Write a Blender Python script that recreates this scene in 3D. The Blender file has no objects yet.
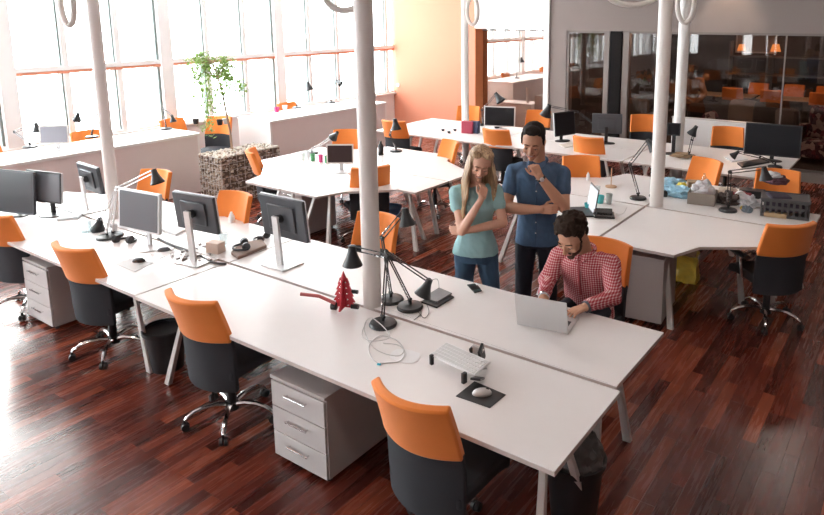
import bpy, bmesh, math, random
from mathutils import Vector, Matrix, noise
random.seed(7)
col = bpy.context.scene.collection
scn = bpy.context.scene
PI = math.pi

# ------------------------------------------------------------------ camera
F = 673.1136; CX = 470.62; CY = 138.034; H = 2.7
FWD = Vector((-0.55431227, 0.81210886, -0.1822556))
RGT = Vector((0.82629438, 0.56322813, -0.00341583))
UPV = Vector((-0.09987745, 0.15249021, 0.98324525))
CAM = Vector((0, 0, H))
cd = bpy.data.cameras.new('camera'); cam = bpy.data.objects.new('camera', cd); col.objects.link(cam)
cd.sensor_width = 36; cd.lens = F / 824 * 36
cd.shift_x = (412 - CX) / 824; cd.shift_y = (CY - 257.5) / 824
cd.clip_start = 0.05; cd.clip_end = 200
m = Matrix.Identity(4)
for i in range(3):
    m[i][0] = RGT[i]; m[i][1] = UPV[i]; m[i][2] = -FWD[i]; m[i][3] = CAM[i]
cam.matrix_world = m
scn.camera = cam

def ray(px, py): return FWD + RGT * ((px - CX) / F) - UPV * ((py - CY) / F)
def at(px, py, z=.74):
    d = ray(px, py); return CAM + d * ((z - H) / d.z)
def PY(px, py, Y):
    d = ray(px, py); return CAM + d * (Y / d.y)
def PX(px, py, X):
    d = ray(px, py); return CAM + d * (X / d.x)

# ------------------------------------------------------------------ materials
MATS = {}
def mat(name, c, rough=.5, metal=0, var=0, scale=8, bump=0, bscale=60, spec=.5, coat=0, sheen=0, trans=0):
    if name in MATS: return MATS[name]
    M = bpy.data.materials.new(name); M.use_nodes = True
    nt = M.node_tree; b = nt.nodes['Principled BSDF']
    b.inputs['Base Color'].default_value = (*c, 1); b.inputs['Roughness'].default_value = rough
    b.inputs['Metallic'].default_value = metal; b.inputs['Specular IOR Level'].default_value = spec
    b.inputs['Coat Weight'].default_value = coat; b.inputs['Sheen Weight'].default_value = sheen
    b.inputs['Transmission Weight'].default_value = trans
    tc = nt.nodes.new('ShaderNodeTexCoord')
    n = nt.nodes.new('ShaderNodeTexNoise'); n.inputs['Scale'].default_value = scale; n.inputs['Detail'].default_value = 3
    nt.links.new(tc.outputs['Object'], n.inputs['Vector'])
    mx = nt.nodes.new('ShaderNodeMix'); mx.data_type = 'RGBA'
    v = max(var, .02)
    mx.inputs['A'].default_value = (*[x * (1 - v) for x in c], 1); mx.inputs['B'].default_value = (*[min(1, x * (1 + v)) for x in c], 1)
    nt.links.new(n.outputs['Fac'], mx.inputs['Factor']); nt.links.new(mx.outputs['Result'], b.inputs['Base Color'])
    if bump:
        n2 = nt.nodes.new('ShaderNodeTexNoise'); n2.inputs['Scale'].default_value = bscale
        nt.links.new(tc.outputs['Object'], n2.inputs['Vector'])
        bp = nt.nodes.new('ShaderNodeBump'); bp.inputs['Strength'].default_value = bump; bp.inputs['Distance'].default_value = .01
        nt.links.new(n2.outputs['Fac'], bp.inputs['Height']); nt.links.new(bp.outputs['Normal'], b.inputs['Normal'])
    MATS[name] = M
    return M

WHITE = mat('white_laminate', (.83, .80, .79), .32, spec=.45)
EDGE = mat('reflection_tinted_edge', (.62, .53, .50), .4)  # pinkish tone is the reflection on the desk edges, put into the colour
LEGM = mat('light_grey_steel', (.66, .62, .59), .35, .2)
ORANGE = mat('orange_fabric', (.84, .235, .035), .8, var=.06, bump=.15, bscale=300, sheen=.2)
DARKFAB = mat('charcoal_fabric', (.030, .033, .040), .8, var=.1, bump=.15, bscale=300)
BLACK = mat('black_plastic', (.015, .015, .017), .4)
BLACKGLOSS = mat('gloss_black', (.01, .01, .012), .12, coat=.5)
CHROME = mat('chrome', (.72, .70, .70), .14, 1)
SILVER = mat('silver_plastic', (.62, .62, .63), .35, .4)
ALU = mat('brushed_aluminium', (.66, .65, .65), .38, .55)
SCREENG = mat('grey_glossy_screen', (.13, .135, .15), .25)
SCREENB = mat('dark_screen', (.014, .012, .014), .35, spec=.15)
DGREY = mat('dark_grey_shell', (.055, .06, .07), .4)
GREYCAB = mat('grey_cabinet', (.50, .455, .44), .5)
CABF = mat('pale_drawer_front', (.56, .52, .51), .45)
TAUPE = mat('taupe_plaster', (.27, .22, .205), .8, var=.03, scale=2)
HAZETAUPE = mat('haze_pale_taupe', (.76, .66, .645), .75, var=.02)  # brightness of the window haze is put into this base colour
PLASTER = mat('white_plaster', (.82, .78, .77), .8, var=.02)
FRAMEW = mat('white_window_frame', (.86, .84, .83), .45)
ORANGEP = mat('orange_wall_paint', (.74, .29, .18), .75, var=.02, scale=1)
ORANGED = mat('deep_orange_paint', (.66, .22, .085), .75, var=.02)
COLM = mat('cream_column_paint', (.74, .68, .65), .45, var=.02)
COLPURE = mat('white_column_paint', (.80, .77, .75), .45, var=.02)
HOSE = mat('cream_hose', (.66, .61, .57), .5)
PAPER = mat('paper', (.86, .86, .87), .8)
CLEARW = mat('frosted_plastic', (.75, .78, .8), .3)
RED = mat('red_lacquer', (.52, .03, .045), .4, var=.15, scale=30)
GREENLEAF = mat('leaf_green', (.22, .34, .09), .6, var=.3, scale=10)
_nt = GREENLEAF.node_tree; _tr = _nt.nodes.new('ShaderNodeBsdfTranslucent'); _tr.inputs['Color'].default_value = (.30, .45, .10, 1)
_mx = _nt.nodes.new('ShaderNodeMixShader'); _mx.inputs[0].default_value = .3
_nt.links.new(_nt.nodes['Principled BSDF'].outputs[0], _mx.inputs[1]); _nt.links.new(_tr.outputs[0], _mx.inputs[2]); _nt.links.new(_mx.outputs[0], _nt.nodes['Material Output'].inputs['Surface'])
BARK = mat('bark', (.34, .22, .15), .8, var=.2, scale=30)
TEAL = mat('teal_plastic', (.08, .50, .52), .4)
YELLOW = mat('yellow_plastic_bag', (.70, .48, .06), .4, var=.3, scale=20)
BLUE = mat('blue_plastic', (.05, .16, .36), .45)
PINK = mat('magenta_plastic', (.6, .05, .2), .4)
GREEN = mat('green_plastic', (.08, .35, .14), .4)
CARD = mat('kraft_cardboard', (.33, .22, .13), .8, var=.1)
GREYBOX = mat('grey_cardboard', (.33, .29, .25), .8, var=.05)
BAG = mat('crumpled_grey_bag', (.09, .085, .085), .45, var=.5, scale=18, bump=.8, bscale=25)
PALEBAG = mat('crumpled_pale_bag', (.62, .60, .62), .35, var=.3, scale=30, bump=.8, bscale=40)
LBLUE = mat('light_blue_paper', (.30, .52, .66), .6, var=.3, scale=20)
SKINM = mat('skin_tan', (.56, .29, .185), .55, var=.05, scale=20)
SKINF = mat('skin_fair', (.68, .38, .27), .5, var=.05, scale=20)
SKIND = mat('skin_brown', (.20, .10, .06), .55)
HAIRD = mat('dark_hair', (.016, .010, .008), .8, spec=.2, var=.4, scale=60)
HAIRC = mat('brown_curly_hair', (.030, .016, .010), .8, spec=.2, var=.5, scale=60)
LIP = mat('lips', (.48, .14, .12), .5)
EYEW = mat('eye_white', (.75, .72, .70), .3)
IRIS = mat('iris', (.03, .02, .015), .2)
POLO = mat('blue_cotton', (.060, .115, .205), .85, var=.2, scale=25, bump=.3, bscale=200)
AQUA = mat('aqua_cotton', (.30, .50, .52), .85, var=.06, scale=15, bump=.2, bscale=200)
DENIM = mat('blue_denim', (.055, .115, .20), .85, var=.35, scale=9, bump=.3, bscale=300)
NAVY = mat('navy_trousers', (.010, .013, .024), .8)
TANJ = mat('tan_jacket', (.42, .20, .09), .85, var=.1)
SOFA = mat('dark_sofa_fabric', (.035, .028, .026), .9)
CUSH = mat('tan_cushion', (.22, .17, .13), .9)
SHOE = mat('dark_shoe', (.02, .015, .012), .5)
CARPET = mat('grey_carpet', (.20, .17, .15), .95, var=.1, scale=60)
OAK = mat('pale_oak', (.56, .36, .22), .6, var=.15, scale=12)
DARKWALL = mat('dark_brown_wall', (.07, .052, .046), .8, var=.1, scale=2)

def wood_floor():
    M = bpy.data.materials.new('merbau_parquet'); M.use_nodes = True; nt = M.node_tree; b = nt.nodes['Principled BSDF']
    tc = nt.nodes.new('ShaderNodeTexCoord'); mp = nt.nodes.new('ShaderNodeMapping'); mp.inputs['Rotation'].default_value = (0, 0, PI / 2)
    nt.links.new(tc.outputs['Object'], mp.inputs['Vector'])
    br = nt.nodes.new('ShaderNodeTexBrick'); br.offset = .37; br.offset_frequency = 3
    for k, v in (('Scale', 1), ('Mortar Size', .0012), ('Mortar Smooth', .3), ('Bias', 0), ('Brick Width', .66), ('Row Height', .085)):
        br.inputs[k].default_value = v
    br.inputs['Color1'].default_value = (0, 0, 0, 1); br.inputs['Color2'].default_value = (1, 1, 1, 1); br.inputs['Mortar'].default_value = (0, 0, 0, 1)
    nt.links.new(mp.outputs['Vector'], br.inputs['Vector'])
    rp = nt.nodes.new('ShaderNodeValToRGB')
    e = rp.color_ramp.elements; e[0].position = 0; e[0].color = (.050, .009, .006, 1); e[1].position = 1; e[1].color = (.285, .070, .034, 1)
    for p, c in ((.3, (.095, .018, .011, 1)), (.6, (.140, .027, .015, 1)), (.85, (.190, .042, .022, 1))):
        q = rp.color_ramp.elements.new(p); q.color = c
    nt.links.new(br.outputs['Color'], rp.inputs['Fac'])
    mp2 = nt.nodes.new('ShaderNodeMapping'); mp2.inputs['Scale'].default_value = (34, 2.2, 1)
    nt.links.new(tc.outputs['Object'], mp2.inputs['Vector'])
    n = nt.nodes.new('ShaderNodeTexNoise'); n.inputs['Scale'].default_value = 1; n.inputs['Detail'].default_value = 4
    nt.links.new(mp2.outputs['Vector'], n.inputs['Vector'])
    n.inputs['Roughness'].default_value = .6
    mr = nt.nodes.new('ShaderNodeMapRange'); mr.inputs['From Min'].default_value = .3; mr.inputs['From Max'].default_value = .7
    mr.inputs['To Min'].default_value = .78; mr.inputs['To Max'].default_value = 1.18
    nt.links.new(n.outputs['Fac'], mr.inputs['Value'])
    mx = nt.nodes.new('ShaderNodeVectorMath'); mx.operation = 'SCALE'
    nt.links.new(rp.outputs['Color'], mx.inputs[0]); nt.links.new(mr.outputs['Result'], mx.inputs['Scale'])
    nt.links.new(mx.outputs['Vector'], b.inputs['Base Color'])
    mr2 = nt.nodes.new('ShaderNodeMapRange'); mr2.inputs['To Min'].default_value = .22; mr2.inputs['To Max'].default_value = .32
    nt.links.new(n.outputs['Fac'], mr2.inputs['Value']); nt.links.new(mr2.outputs['Result'], b.inputs['Roughness'])
    return M
FLOOR = wood_floor()

def gingham():
    M = bpy.data.materials.new('red_white_check_cotton'); M.use_nodes = True; nt = M.node_tree; b = nt.nodes['Principled BSDF']
    tc = nt.nodes.new('ShaderNodeTexCoord'); sx = nt.nodes.new('ShaderNodeSeparateXYZ'); nt.links.new(tc.outputs['Object'], sx.inputs[0])
    outs = []
    for ax, fr in (('X', 62), ('Z', 62), ('Y', 62)):
        mm = nt.nodes.new('ShaderNodeMath'); mm.operation = 'MULTIPLY'; mm.inputs[1].default_value = fr; nt.links.new(sx.outputs[ax], mm.inputs[0])
        fr_ = nt.nodes.new('ShaderNodeMath'); fr_.operation = 'FRACT'; nt.links.new(mm.outputs[0], fr_.inputs[0])
        g = nt.nodes.new('ShaderNodeMath'); g.operation = 'GREATER_THAN'; g.inputs[1].default_value = .62 if ax != 'Y' else .8; nt.links.new(fr_.outputs[0], g.inputs[0]); outs.append(g)
    a = nt.nodes.new('ShaderNodeMath'); a.operation = 'ADD'; nt.links.new(outs[0].outputs[0], a.inputs[0]); nt.links.new(outs[1].outputs[0], a.inputs[1])
    a2 = nt.nodes.new('ShaderNodeMath'); a2.operation = 'MULTIPLY'; a2.inputs[1].default_value = .5; nt.links.new(a.outputs[0], a2.inputs[0])
    rp = nt.nodes.new('ShaderNodeValToRGB'); e = rp.color_ramp.elements
    e[0].color = (.40, .035, .05, 1); e[1].color = (.80, .62, .60, 1); q = e.new(.5); q.color = (.58, .20, .22, 1)
    nt.links.new(a2.outputs[0], rp.inputs['Fac']); nt.links.new(rp.outputs['Color'], b.inputs['Base Color']); b.inputs['Roughness'].default_value = .85
    return M
CHECK = gingham()

def voro(name, c1, c2, c3, scale, bump=.0):
    M = bpy.data.materials.new(name); M.use_nodes = True; nt = M.node_tree; b = nt.nodes['Principled BSDF']
    tc = nt.nodes.new('ShaderNodeTexCoord'); v = nt.nodes.new('ShaderNodeTexVoronoi'); v.inputs['Scale'].default_value = scale
    nt.links.new(tc.outputs['Object'], v.inputs['Vector'])
    rp = nt.nodes.new('ShaderNodeValToRGB'); e = rp.color_ramp.elements; rp.color_ramp.interpolation = 'CONSTANT'
    e[0].color = (*c1, 1); e[1].position = .66; e[1].color = (*c3, 1); q = e.new(.33); q.color = (*c2, 1)
    s = nt.nodes.new('ShaderNodeSeparateColor'); nt.links.new(v.outputs['Color'], s.inputs[0]); nt.links.new(s.outputs[0], rp.inputs['Fac'])
    nt.links.new(rp.outputs['Color'], b.inputs['Base Color']); b.inputs['Roughness'].default_value = .8
    return M
PATTERN = voro('patterned_upholstery', (.55, .50, .48), (.07, .03, .06), (.20, .05, .08), 13)

def hairmat():
    M = bpy.data.materials.new('blonde_hair'); M.use_nodes = True; nt = M.node_tree; b = nt.nodes['Principled BSDF']
    tc = nt.nodes.new('ShaderNodeTexCoord'); mp = nt.nodes.new('ShaderNodeMapping'); mp.inputs['Scale'].default_value = (90, 90, 5)
    nt.links.new(tc.outputs['Object'], mp.inputs['Vector']); n = nt.nodes.new('ShaderNodeTexNoise'); n.inputs['Scale'].default_value = 1
    nt.links.new(mp.outputs['Vector'], n.inputs['Vector']); rp = nt.nodes.new('ShaderNodeValToRGB'); e = rp.color_ramp.elements
    e[0].position = .3; e[0].color = (.22, .12, .065, 1); e[1].position = .7; e[1].color = (.62, .43, .25, 1)
    nt.links.new(n.outputs['Fac'], rp.inputs['Fac']); nt.links.new(rp.outputs['Color'], b.inputs['Base Color']); b.inputs['Roughness'].default_value = .5
    return M
BLOND = hairmat()

def glass(name, tint=(1, 1, 1), refl=.08):
    M = bpy.data.materials.new(name); M.use_nodes = True; nt = M.node_tree; nt.nodes.remove(nt.nodes['Principled BSDF'])
    out = nt.nodes['Material Output']; t = nt.nodes.new('ShaderNodeBsdfTransparent'); t.inputs[0].default_value = (*tint, 1)
    g = nt.nodes.new('ShaderNodeBsdfGlossy'); g.inputs['Roughness'].default_value = .02
    fr = nt.nodes.new('ShaderNodeFresnel'); ge = nt.nodes.new('ShaderNodeNewGeometry')
    io = nt.nodes.new('ShaderNodeMapRange'); io.inputs['To Min'].default_value = 1.5; io.inputs['To Max'].default_value = 1 / 1.5
    nt.links.new(ge.outputs['Backfacing'], io.inputs['Value']); nt.links.new(io.outputs['Result'], fr.inputs['IOR'])
    ad = nt.nodes.new('ShaderNodeMath'); ad.operation = 'MULTIPLY_ADD'; ad.inputs[1].default_value = 1.; ad.inputs[2].default_value = refl - .04
    nt.links.new(fr.outputs[0], ad.inputs[0])
    mx = nt.nodes.new('ShaderNodeMixShader'); nt.links.new(ad.outputs[0], mx.inputs[0]); nt.links.new(t.outputs[0], mx.inputs[1]); nt.links.new(g.outputs[0], mx.inputs[2])
    nt.links.new(mx.outputs[0], out.inputs['Surface'])
    return M
GLASS = glass('window_glass', (.97, .99, .99), .05)
SMOKE = glass('smoked_partition_glass', (.72, .64, .60), .05)
CUPGLASS = glass('clear_cup_plastic', (.90, .94, .95), .10)

# ------------------------------------------------------------------ mesh helpers
class MB:
    def __init__(s): s.bm = bmesh.new()
    def xf(s, vs, M):
        bmesh.ops.transform(s.bm, matrix=M, verts=vs)
    def box(s, c, size, rz=0, rx=0, ry=0):
        r = bmesh.ops.create_cube(s.bm, size=1)
        M = Matrix.Translation(c) @ Matrix.Rotation(rz, 4, 'Z') @ Matrix.Rotation(ry, 4, 'Y') @ Matrix.Rotation(rx, 4, 'X') @ Matrix.Diagonal((*size, 1))
        s.xf(r['verts'], M); return s
    def bb(s, x0, x1, y0, y1, z0, z1): return s.box(((x0 + x1) / 2, (y0 + y1) / 2, (z0 + z1) / 2), (abs(x1 - x0), abs(y1 - y0), abs(z1 - z0)))
    def cone(s, p0, p1, r0, r1=None, seg=16):
        p0 = Vector(p0); p1 = Vector(p1); r1 = r0 if r1 is None else r1; d = p1 - p0
        r = bmesh.ops.create_cone(s.bm, cap_ends=True, segments=seg, radius1=r0, radius2=max(r1, 1e-5), depth=d.length)
        q = Vector((0, 0, 1)).rotation_difference(d.normalized()).to_matrix().to_4x4()
        s.xf(r['verts'], Matrix.Translation((p0 + p1) / 2) @ q); return s
    def ell(s, c, r, seg=16, M=None):
        e = bmesh.ops.create_uvsphere(s.bm, u_segments=seg, v_segments=max(6, seg // 2 + 2), radius=1)
        T = Matrix.Translation(c) @ (M or Matrix.Identity(4)) @ Matrix.Diagonal((*(r if hasattr(r, '__len__') else (r, r, r)), 1))
        s.xf(e['verts'], T); return s
    def cap(s, p0, p1, r0, r1=None, seg=14):        # tapered capsule
        r1 = r0 if r1 is None else r1
        s.cone(p0, p1, r0, r1, seg); s.ell(p0, r0, seg); s.ell(p1, r1, seg); return s
    def tube(s, pts, r, seg=8, closed=False):
        pts = [Vector(p) for p in pts]; n = len(pts); rings = []; rr = r if hasattr(r, '__len__') else [r] * n
        up = Vector((.12, .2, .97)).normalized()
        for i, p in enumerate(pts):
            t = (pts[(i + 1) % n] - pts[i - 1]) if closed else (pts[min(i + 1, n - 1)] - pts[max(i - 1, 0)])
            t.normalize()
            a = t.cross(up)
            if a.length < .05: a = t.cross(Vector((1, 0, 0)))
            a.normalize(); b = t.cross(a)
            rings.append([s.bm.verts.new(p + a * (rr[i] * math.cos(2 * PI * k / seg)) + b * (rr[i] * math.sin(2 * PI * k / seg))) for k in range(seg)])
        for i in range(n if closed else n - 1):
            A = rings[i]; B = rings[(i + 1) % n]
            for k in range(seg): s.bm.faces.new((A[k], A[(k + 1) % seg], B[(k + 1) % seg], B[k]))
        if not closed:
            s.bm.faces.new(rings[0][::-1]); s.bm.faces.new(rings[-1])
        return s
    def lathe(s, prof, c=(0, 0, 0), seg=24, M=None):
        vs = []; rings = []
        for (r, z) in prof:
            ring = [s.bm.verts.new((max(r, 1e-4) * math.cos(2 * PI * k / seg), max(r, 1e-4) * math.sin(2 * PI * k / seg), z)) for k in range(seg)]
            rings.append(ring); vs += ring
        for i in range(len(rings) - 1):
            for k in range(seg): s.bm.faces.new((rings[i][k], rings[i][(k + 1) % seg], rings[i + 1][(k + 1) % seg], rings[i + 1][k]))
        s.bm.faces.new(rings[0][::-1]); s.bm.faces.new(rings[-1])
        s.xf(vs, Matrix.Translation(c) @ (M or Matrix.Identity(4))); return s
    def prism(s, poly, z0, z1):
        a = [s.bm.verts.new((x, y, z0)) for x, y in poly]; b = [s.bm.verts.new((x, y, z1)) for x, y in poly]; n = len(poly)
        s.bm.faces.new(a[::-1]); s.bm.faces.new(b)
        for i in range(n): s.bm.faces.new((a[i], a[(i + 1) % n], b[(i + 1) % n], b[i]))
        return s
    def surf(s, fn, nu, nv, th):                     # thick curved sheet; fn(u,v)->(point, normal)
        A = [[None] * (nv + 1) for _ in range(nu + 1)]; B = [[None] * (nv + 1) for _ in range(nu + 1)]
        for i in range(nu + 1):
            for j in range(nv + 1):
                p, n = fn(i / nu, j / nv); A[i][j] = s.bm.verts.new(p + n * (th / 2)); B[i][j] = s.bm.verts.new(p - n * (th / 2))
        for i in range(nu):
            for j in range(nv):
                s.bm.faces.new((A[i][j], A[i + 1][j], A[i + 1][j + 1], A[i][j + 1])); s.bm.faces.new((B[i][j], B[i][j + 1], B[i + 1][j + 1], B[i + 1][j]))
        for i in range(nu):
            for j in (0, nv): s.bm.faces.new((A[i][j], B[i][j], B[i + 1][j], A[i + 1][j]))
        for j in range(nv):
            for i in (0, nu): s.bm.faces.new((A[i][j], A[i][j + 1], B[i][j + 1], B[i][j]))
        return s
    def rot(s, M): bmesh.ops.transform(s.bm, matrix=M, verts=s.bm.verts[:]); return s
    def build(s, name, m, parent=None, bev=0, smooth=35, loc=None, rz=0, segs=2):
        bmesh.ops.recalc_face_normals(s.bm, faces=s.bm.faces[:])
        me = bpy.data.meshes.new(name); s.bm.to_mesh(me); s.bm.free()
        me.materials.append(m)
        if smooth:
            me.polygons.foreach_set('use_smooth', [True] * len(me.polygons)); me.set_sharp_from_angle(angle=math.radians(smooth))
        o = bpy.data.objects.new(name, me); col.objects.link(o)
        if loc is not None: o.location = loc
        o.rotation_euler.z = rz
        if parent: o.parent = parent
        if bev:
            b = o.modifiers.new('bevel', 'BEVEL'); b.width = bev; b.segments = segs; b.limit_method = 'ANGLE'; b.angle_limit = .7
        return o

def tag(o, label, cat, group=None, kind=None):
    if label: o['label'] = label
    if cat: o['category'] = cat
    if group: o['group'] = group
    if kind: o['kind'] = kind
    return o
def struct(o): o['kind'] = 'structure'; return o
def thing(name, label, cat, loc=(0, 0, 0), rz=0, group=None):
    o = bpy.data.objects.new(name, None); col.objects.link(o); o.empty_display_size = .1
    o.location = loc; o.rotation_euler.z = rz
    return tag(o, label, cat, group)
def copy_tree(o, parent=None):
    c = o.copy(); col.objects.link(c)
    if parent: c.parent = parent
    for ch in [k for k in o.children]: copy_tree(ch, c)
    return c

# ------------------------------------------------------------------ setting
XW = -10.8; YB = 12.45; ZC = 3.7; YR = -7.5; XR = 6.0; YE = 22.0
struct(MB().bb(XW - .3, XR + .2, YR - .2, 11.75, -.1, 0).build('floor', FLOOR, smooth=0))
struct(MB().bb(XW - .3, XR + .2, 11.75, YE, -.1, .0).build('floor_carpet', CARPET, smooth=0))
struct(MB().bb(XW - .3, XR + .2, YR - .2, YE, ZC, ZC + .2).build('ceiling', PLASTER, smooth=0))
# window wall on the left: sill wall, posts, mullions, transom and panes
struct(MB().bb(XW - .25, XW + .05, YR, YE, 0, .78).build('wall_left', PLASTER, smooth=0))
thick = [4.15 + 2.42 * k for k in range(-5, 8)]
struct(MB().bb(XW - .2, XW + .12, YR, YE, .78, .82).build('trim_1', FRAMEW, smooth=0, bev=.005))
REV = mat('grey_green_reveal', (.20, .24, .23), .6)
for k, y in enumerate(thick):
    w = struct(MB().bb(XW - .16, XW + .10, y - .11, y + .11, .82, ZC).build('window_%d' % (k + 1), FRAMEW, smooth=0, bev=.004))
    fr = MB()
    for q in (1, 2): fr.bb(XW - .06, XW + .06, y + .807 * q - .045, y + .807 * q + .045, .82, ZC)
    fr.bb(XW - .06, XW + .07, y + .11, y + 2.31, 1.88, 1.95); fr.bb(XW - .06, XW + .07, y + .11, y + 2.31, .82, .86)
    fr.build('window_frame', FRAMEW, w, smooth=0, bev=.003)
    rv = MB()
    for q in (1, 2): rv.bb(XW - .10, XW + .03, y + .807 * q - .068, y + .807 * q - .047, .86, ZC)
    rv.bb(XW - .10, XW + .03, y + 2.27, y + 2.305, .86, ZC)
    rv.build('mullion_reveal', REV, w, smooth=0)
    MB().bb(XW - .03, XW + .075, y + .11, y + 2.31, 1.835, 1.875).build('transom_strip', ORANGEP, w, smooth=0)
    MB().bb(XW - .035, XW - .025, y + .11, y + 2.31, .86, ZC).build('pane', GLASS, w, smooth=0)
# far orange wall, doorway, taupe wall and glass partition
XO = -8.38; XD = -6.64; XT = -6.52; XG = -6.14; ZG = 2.35
struct(MB().bb(XW, XO - .0, YB, YB + .5, 0, ZC).build('wall_far_orange', ORANGEP, smooth=0))
struct(MB().bb(XO, XO + .02, YB + .0, YB + .5, 0, ZG).build('trim_2', ORANGED, smooth=0))
struct(MB().bb(XO + .001, XD, YB, YB + .5, ZG + .02, ZC).build('wall_far_white', PLASTER, smooth=0))
struct(MB().bb(XD, XT, YB - .04, YB + .5, 0, ZC).build('trim_3', FRAMEW, smooth=0, bev=.004))
struct(MB().bb(XT, XG, YB, YB + .3, 0, ZC).build('wall_far_taupe', TAUPE, smooth=0))
struct(MB().bb(XG, XR, YB, YB + .3, ZG, ZC).build('wall_far_header', TAUPE, smooth=0))
FRD = mat('dark_brown_frame', (.012, .010, .010), .8, spec=.15)
FRG = mat('brown_grey_frame', (.20, .165, .15), .4, .2)
gl = struct(MB().bb(XG, XR, YB + .05, YB + .062, .02, ZG - .02).build('window_20', SMOKE, smooth=0))
g2 = MB().bb(XG, XR, YB + .02, YB + .09, ZG - .04, ZG).bb(XG, XR, YB + .02, YB + .09, 0, .05).bb(XG, XG + .05, YB + .02, YB + .09, 0, ZG)
for x in (-3.85, -2.06, -.2, 1.7, 3.6): g2.bb(x - .012, x + .012, YB + .03, YB + .08, .05, ZG)
g2.build('glazing_frame', FRG, gl, smooth=0)
struct(MB().bb(-5.19, -4.96, YB - .03, YB + .14, 0, ZG).build('door_1', FRD, smooth=0, bev=.004))
struct(MB().bb(-5.32, -5.21, YB - .01, YB + .12, 0, ZG).build('trim_4', FRG, smooth=0, bev=.004))
struct(MB().bb(-4.94, -4.81, YB - .01, YB + .12, 0, ZG).build('trim_5', FRG, smooth=0, bev=.004))
dg_ = struct(MB().bb(XO + .02, XD, YB + .30, YB + .312, .02, ZG).build('window_21', SMOKE, smooth=0))
MB().bb(XO + .02, XD, YB + .28, YB + .33, 0, .03).bb(XO + .02, XD, YB + .28, YB + .33, ZG - .03, ZG).build('glazing_frame', FRG, dg_, smooth=0)
# room behind the glass and the corridor behind the doorway
struct(MB().bb(-6.2, XR, 20.5, 20.7, 0, ZC).build('wall_lounge_back', DARKWALL, smooth=0))
struct(MB().bb(-6.40, -6.20, YB + .3, 20.7, 0, ZC).build('wall_lounge_left', DARKWALL, smooth=0))
struct(MB().bb(-6.20, XR, YB + .3, 20.5, 2.62, 2.7).build('ceiling_lounge', DARKWALL, smooth=0))
struct(MB().bb(XW, -6.4, YE - .2, YE, 0, ZC).build('wall_corridor_end', PLASTER, smooth=0))
# sides that are out of view
struct(MB().bb(XR, XR + .2, YR, YE, 0, ZC).build('wall_right', DARKWALL, smooth=0))
rw = MB().bb(XW, XR, YR - .2, YR, 0, .8).bb(XW, XR, YR - .2, YR, 3.0, ZC)
wx = [-9.6, -7.2, -6.2, -3.2, -2.2, .8]; xa = XW
for x in wx: rw.bb(xa, x, YR - .2, YR, .8, 3.0); xa = x + .45
rw.bb(xa, XR, YR - .2, YR, .8, 3.0)
struct(rw.build('wall_rear', TAUPE, smooth=0))
for k, x in enumerate(wx):
    w = struct(MB().bb(x, x + .03, YR - .15, YR + .02, .8, 3.0).bb(x + .42, x + .45, YR - .15, YR + .02, .8, 3.0).build('window_%d' % (30 + k), FRAMEW, smooth=0))
    MB().bb(x + .03, x + .42, YR - .1, YR - .09, .8, 3.0).build('pane', GLASS, w, smooth=0)

# columns
def column(px, x, y, r, label, m=COLM):
    o = thing('column', label, 'column', (x, y, 0))
    MB().cone((0, 0, 0), (0, 0, ZC), r, r, 32).build('shaft', m, o)
    MB().lathe([(r, 0), (r + .02, 0), (r + .02, .02), (r, .03)], seg=32).build('base_ring', LEGM, o)
    MB().cone((0, 0, ZC - .06), (0, 0, ZC), r + .02, r + .02, 32).build('collar', LEGM, o)
    return o
column(0, -6.45, 3.27, .055, 'slim cream column rising from the left desks, nearest the windows')
column(0, -2.995, 3.19, .062, 'thick cream column with the red pagoda holder at its foot')
column(0, -6.94, 10.0, .065, 'slim white column in front of the orange wall', COLPURE)
column(0, -2.2, 6.62, .068, 'cream column at the desk joint, left of the cluttered desk')
column(0, -2.86, 9.42, .075, 'white column on the rear desks beside the low white screen', COLPURE)

# hose loops hanging from the ceiling
def loop(label, c, r, rx, tilt, th=.02, full=False):
    c = Vector(c); o = thing('hanging_hose', label, 'hose', (c.x, c.y, ZC), 0, 'cream hose loops hanging near the columns')
    pts = []
    u = Vector((math.cos(tilt), math.sin(tilt), 0))
    n = 28
    top = ZC
    a0 = .5 * PI - .25; a1 = .5 * PI + .25 - 2 * PI
    pts.append(Vector((u.x * .03, u.y * .03, 0)));
    for k in range(n + 1):
        a = a0 + (a1 - a0) * k / n
        pts.append(u * (rx * math.cos(a)) + Vector((0, 0, c.z + r * math.sin(a) - top)) + Vector((-u.y, u.x, 0)) * (.03 * (k / n - .5)))
    pts.append(Vector((-u.x * .03, -u.y * .03, 0)))
    MB().tube(pts, th, 10).build('hose', HOSE, o)
    MB().cone((0, 0, -.03), (0, 0, 0), .06, .06, 16).build('ceiling_mount', HOSE, o)
p = PY(67, 2, 2.95); loop('thick cream hose loop hanging against the windows at upper left', p, .20, .065, .5, .025)
p = PY(344, -8, 3.15); loop('cream hose loop hanging left of the thick cream column', p, .115, .13, .6, .021)
p = PY(472.5, 11, 9.85); loop('white hose loop hanging on the column before the orange wall', p, .23, .10, 0.3, .034)
p = PY(633, -9, 6.2); loop('wide cream hose loop hanging left of the cream column, at top edge', p, .13, .25, .6, .026)
p = PY(686, 3, 9.2); loop('cream hose loop hanging beside the white rear column', p, .26, .105, .4, .033)

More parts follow.
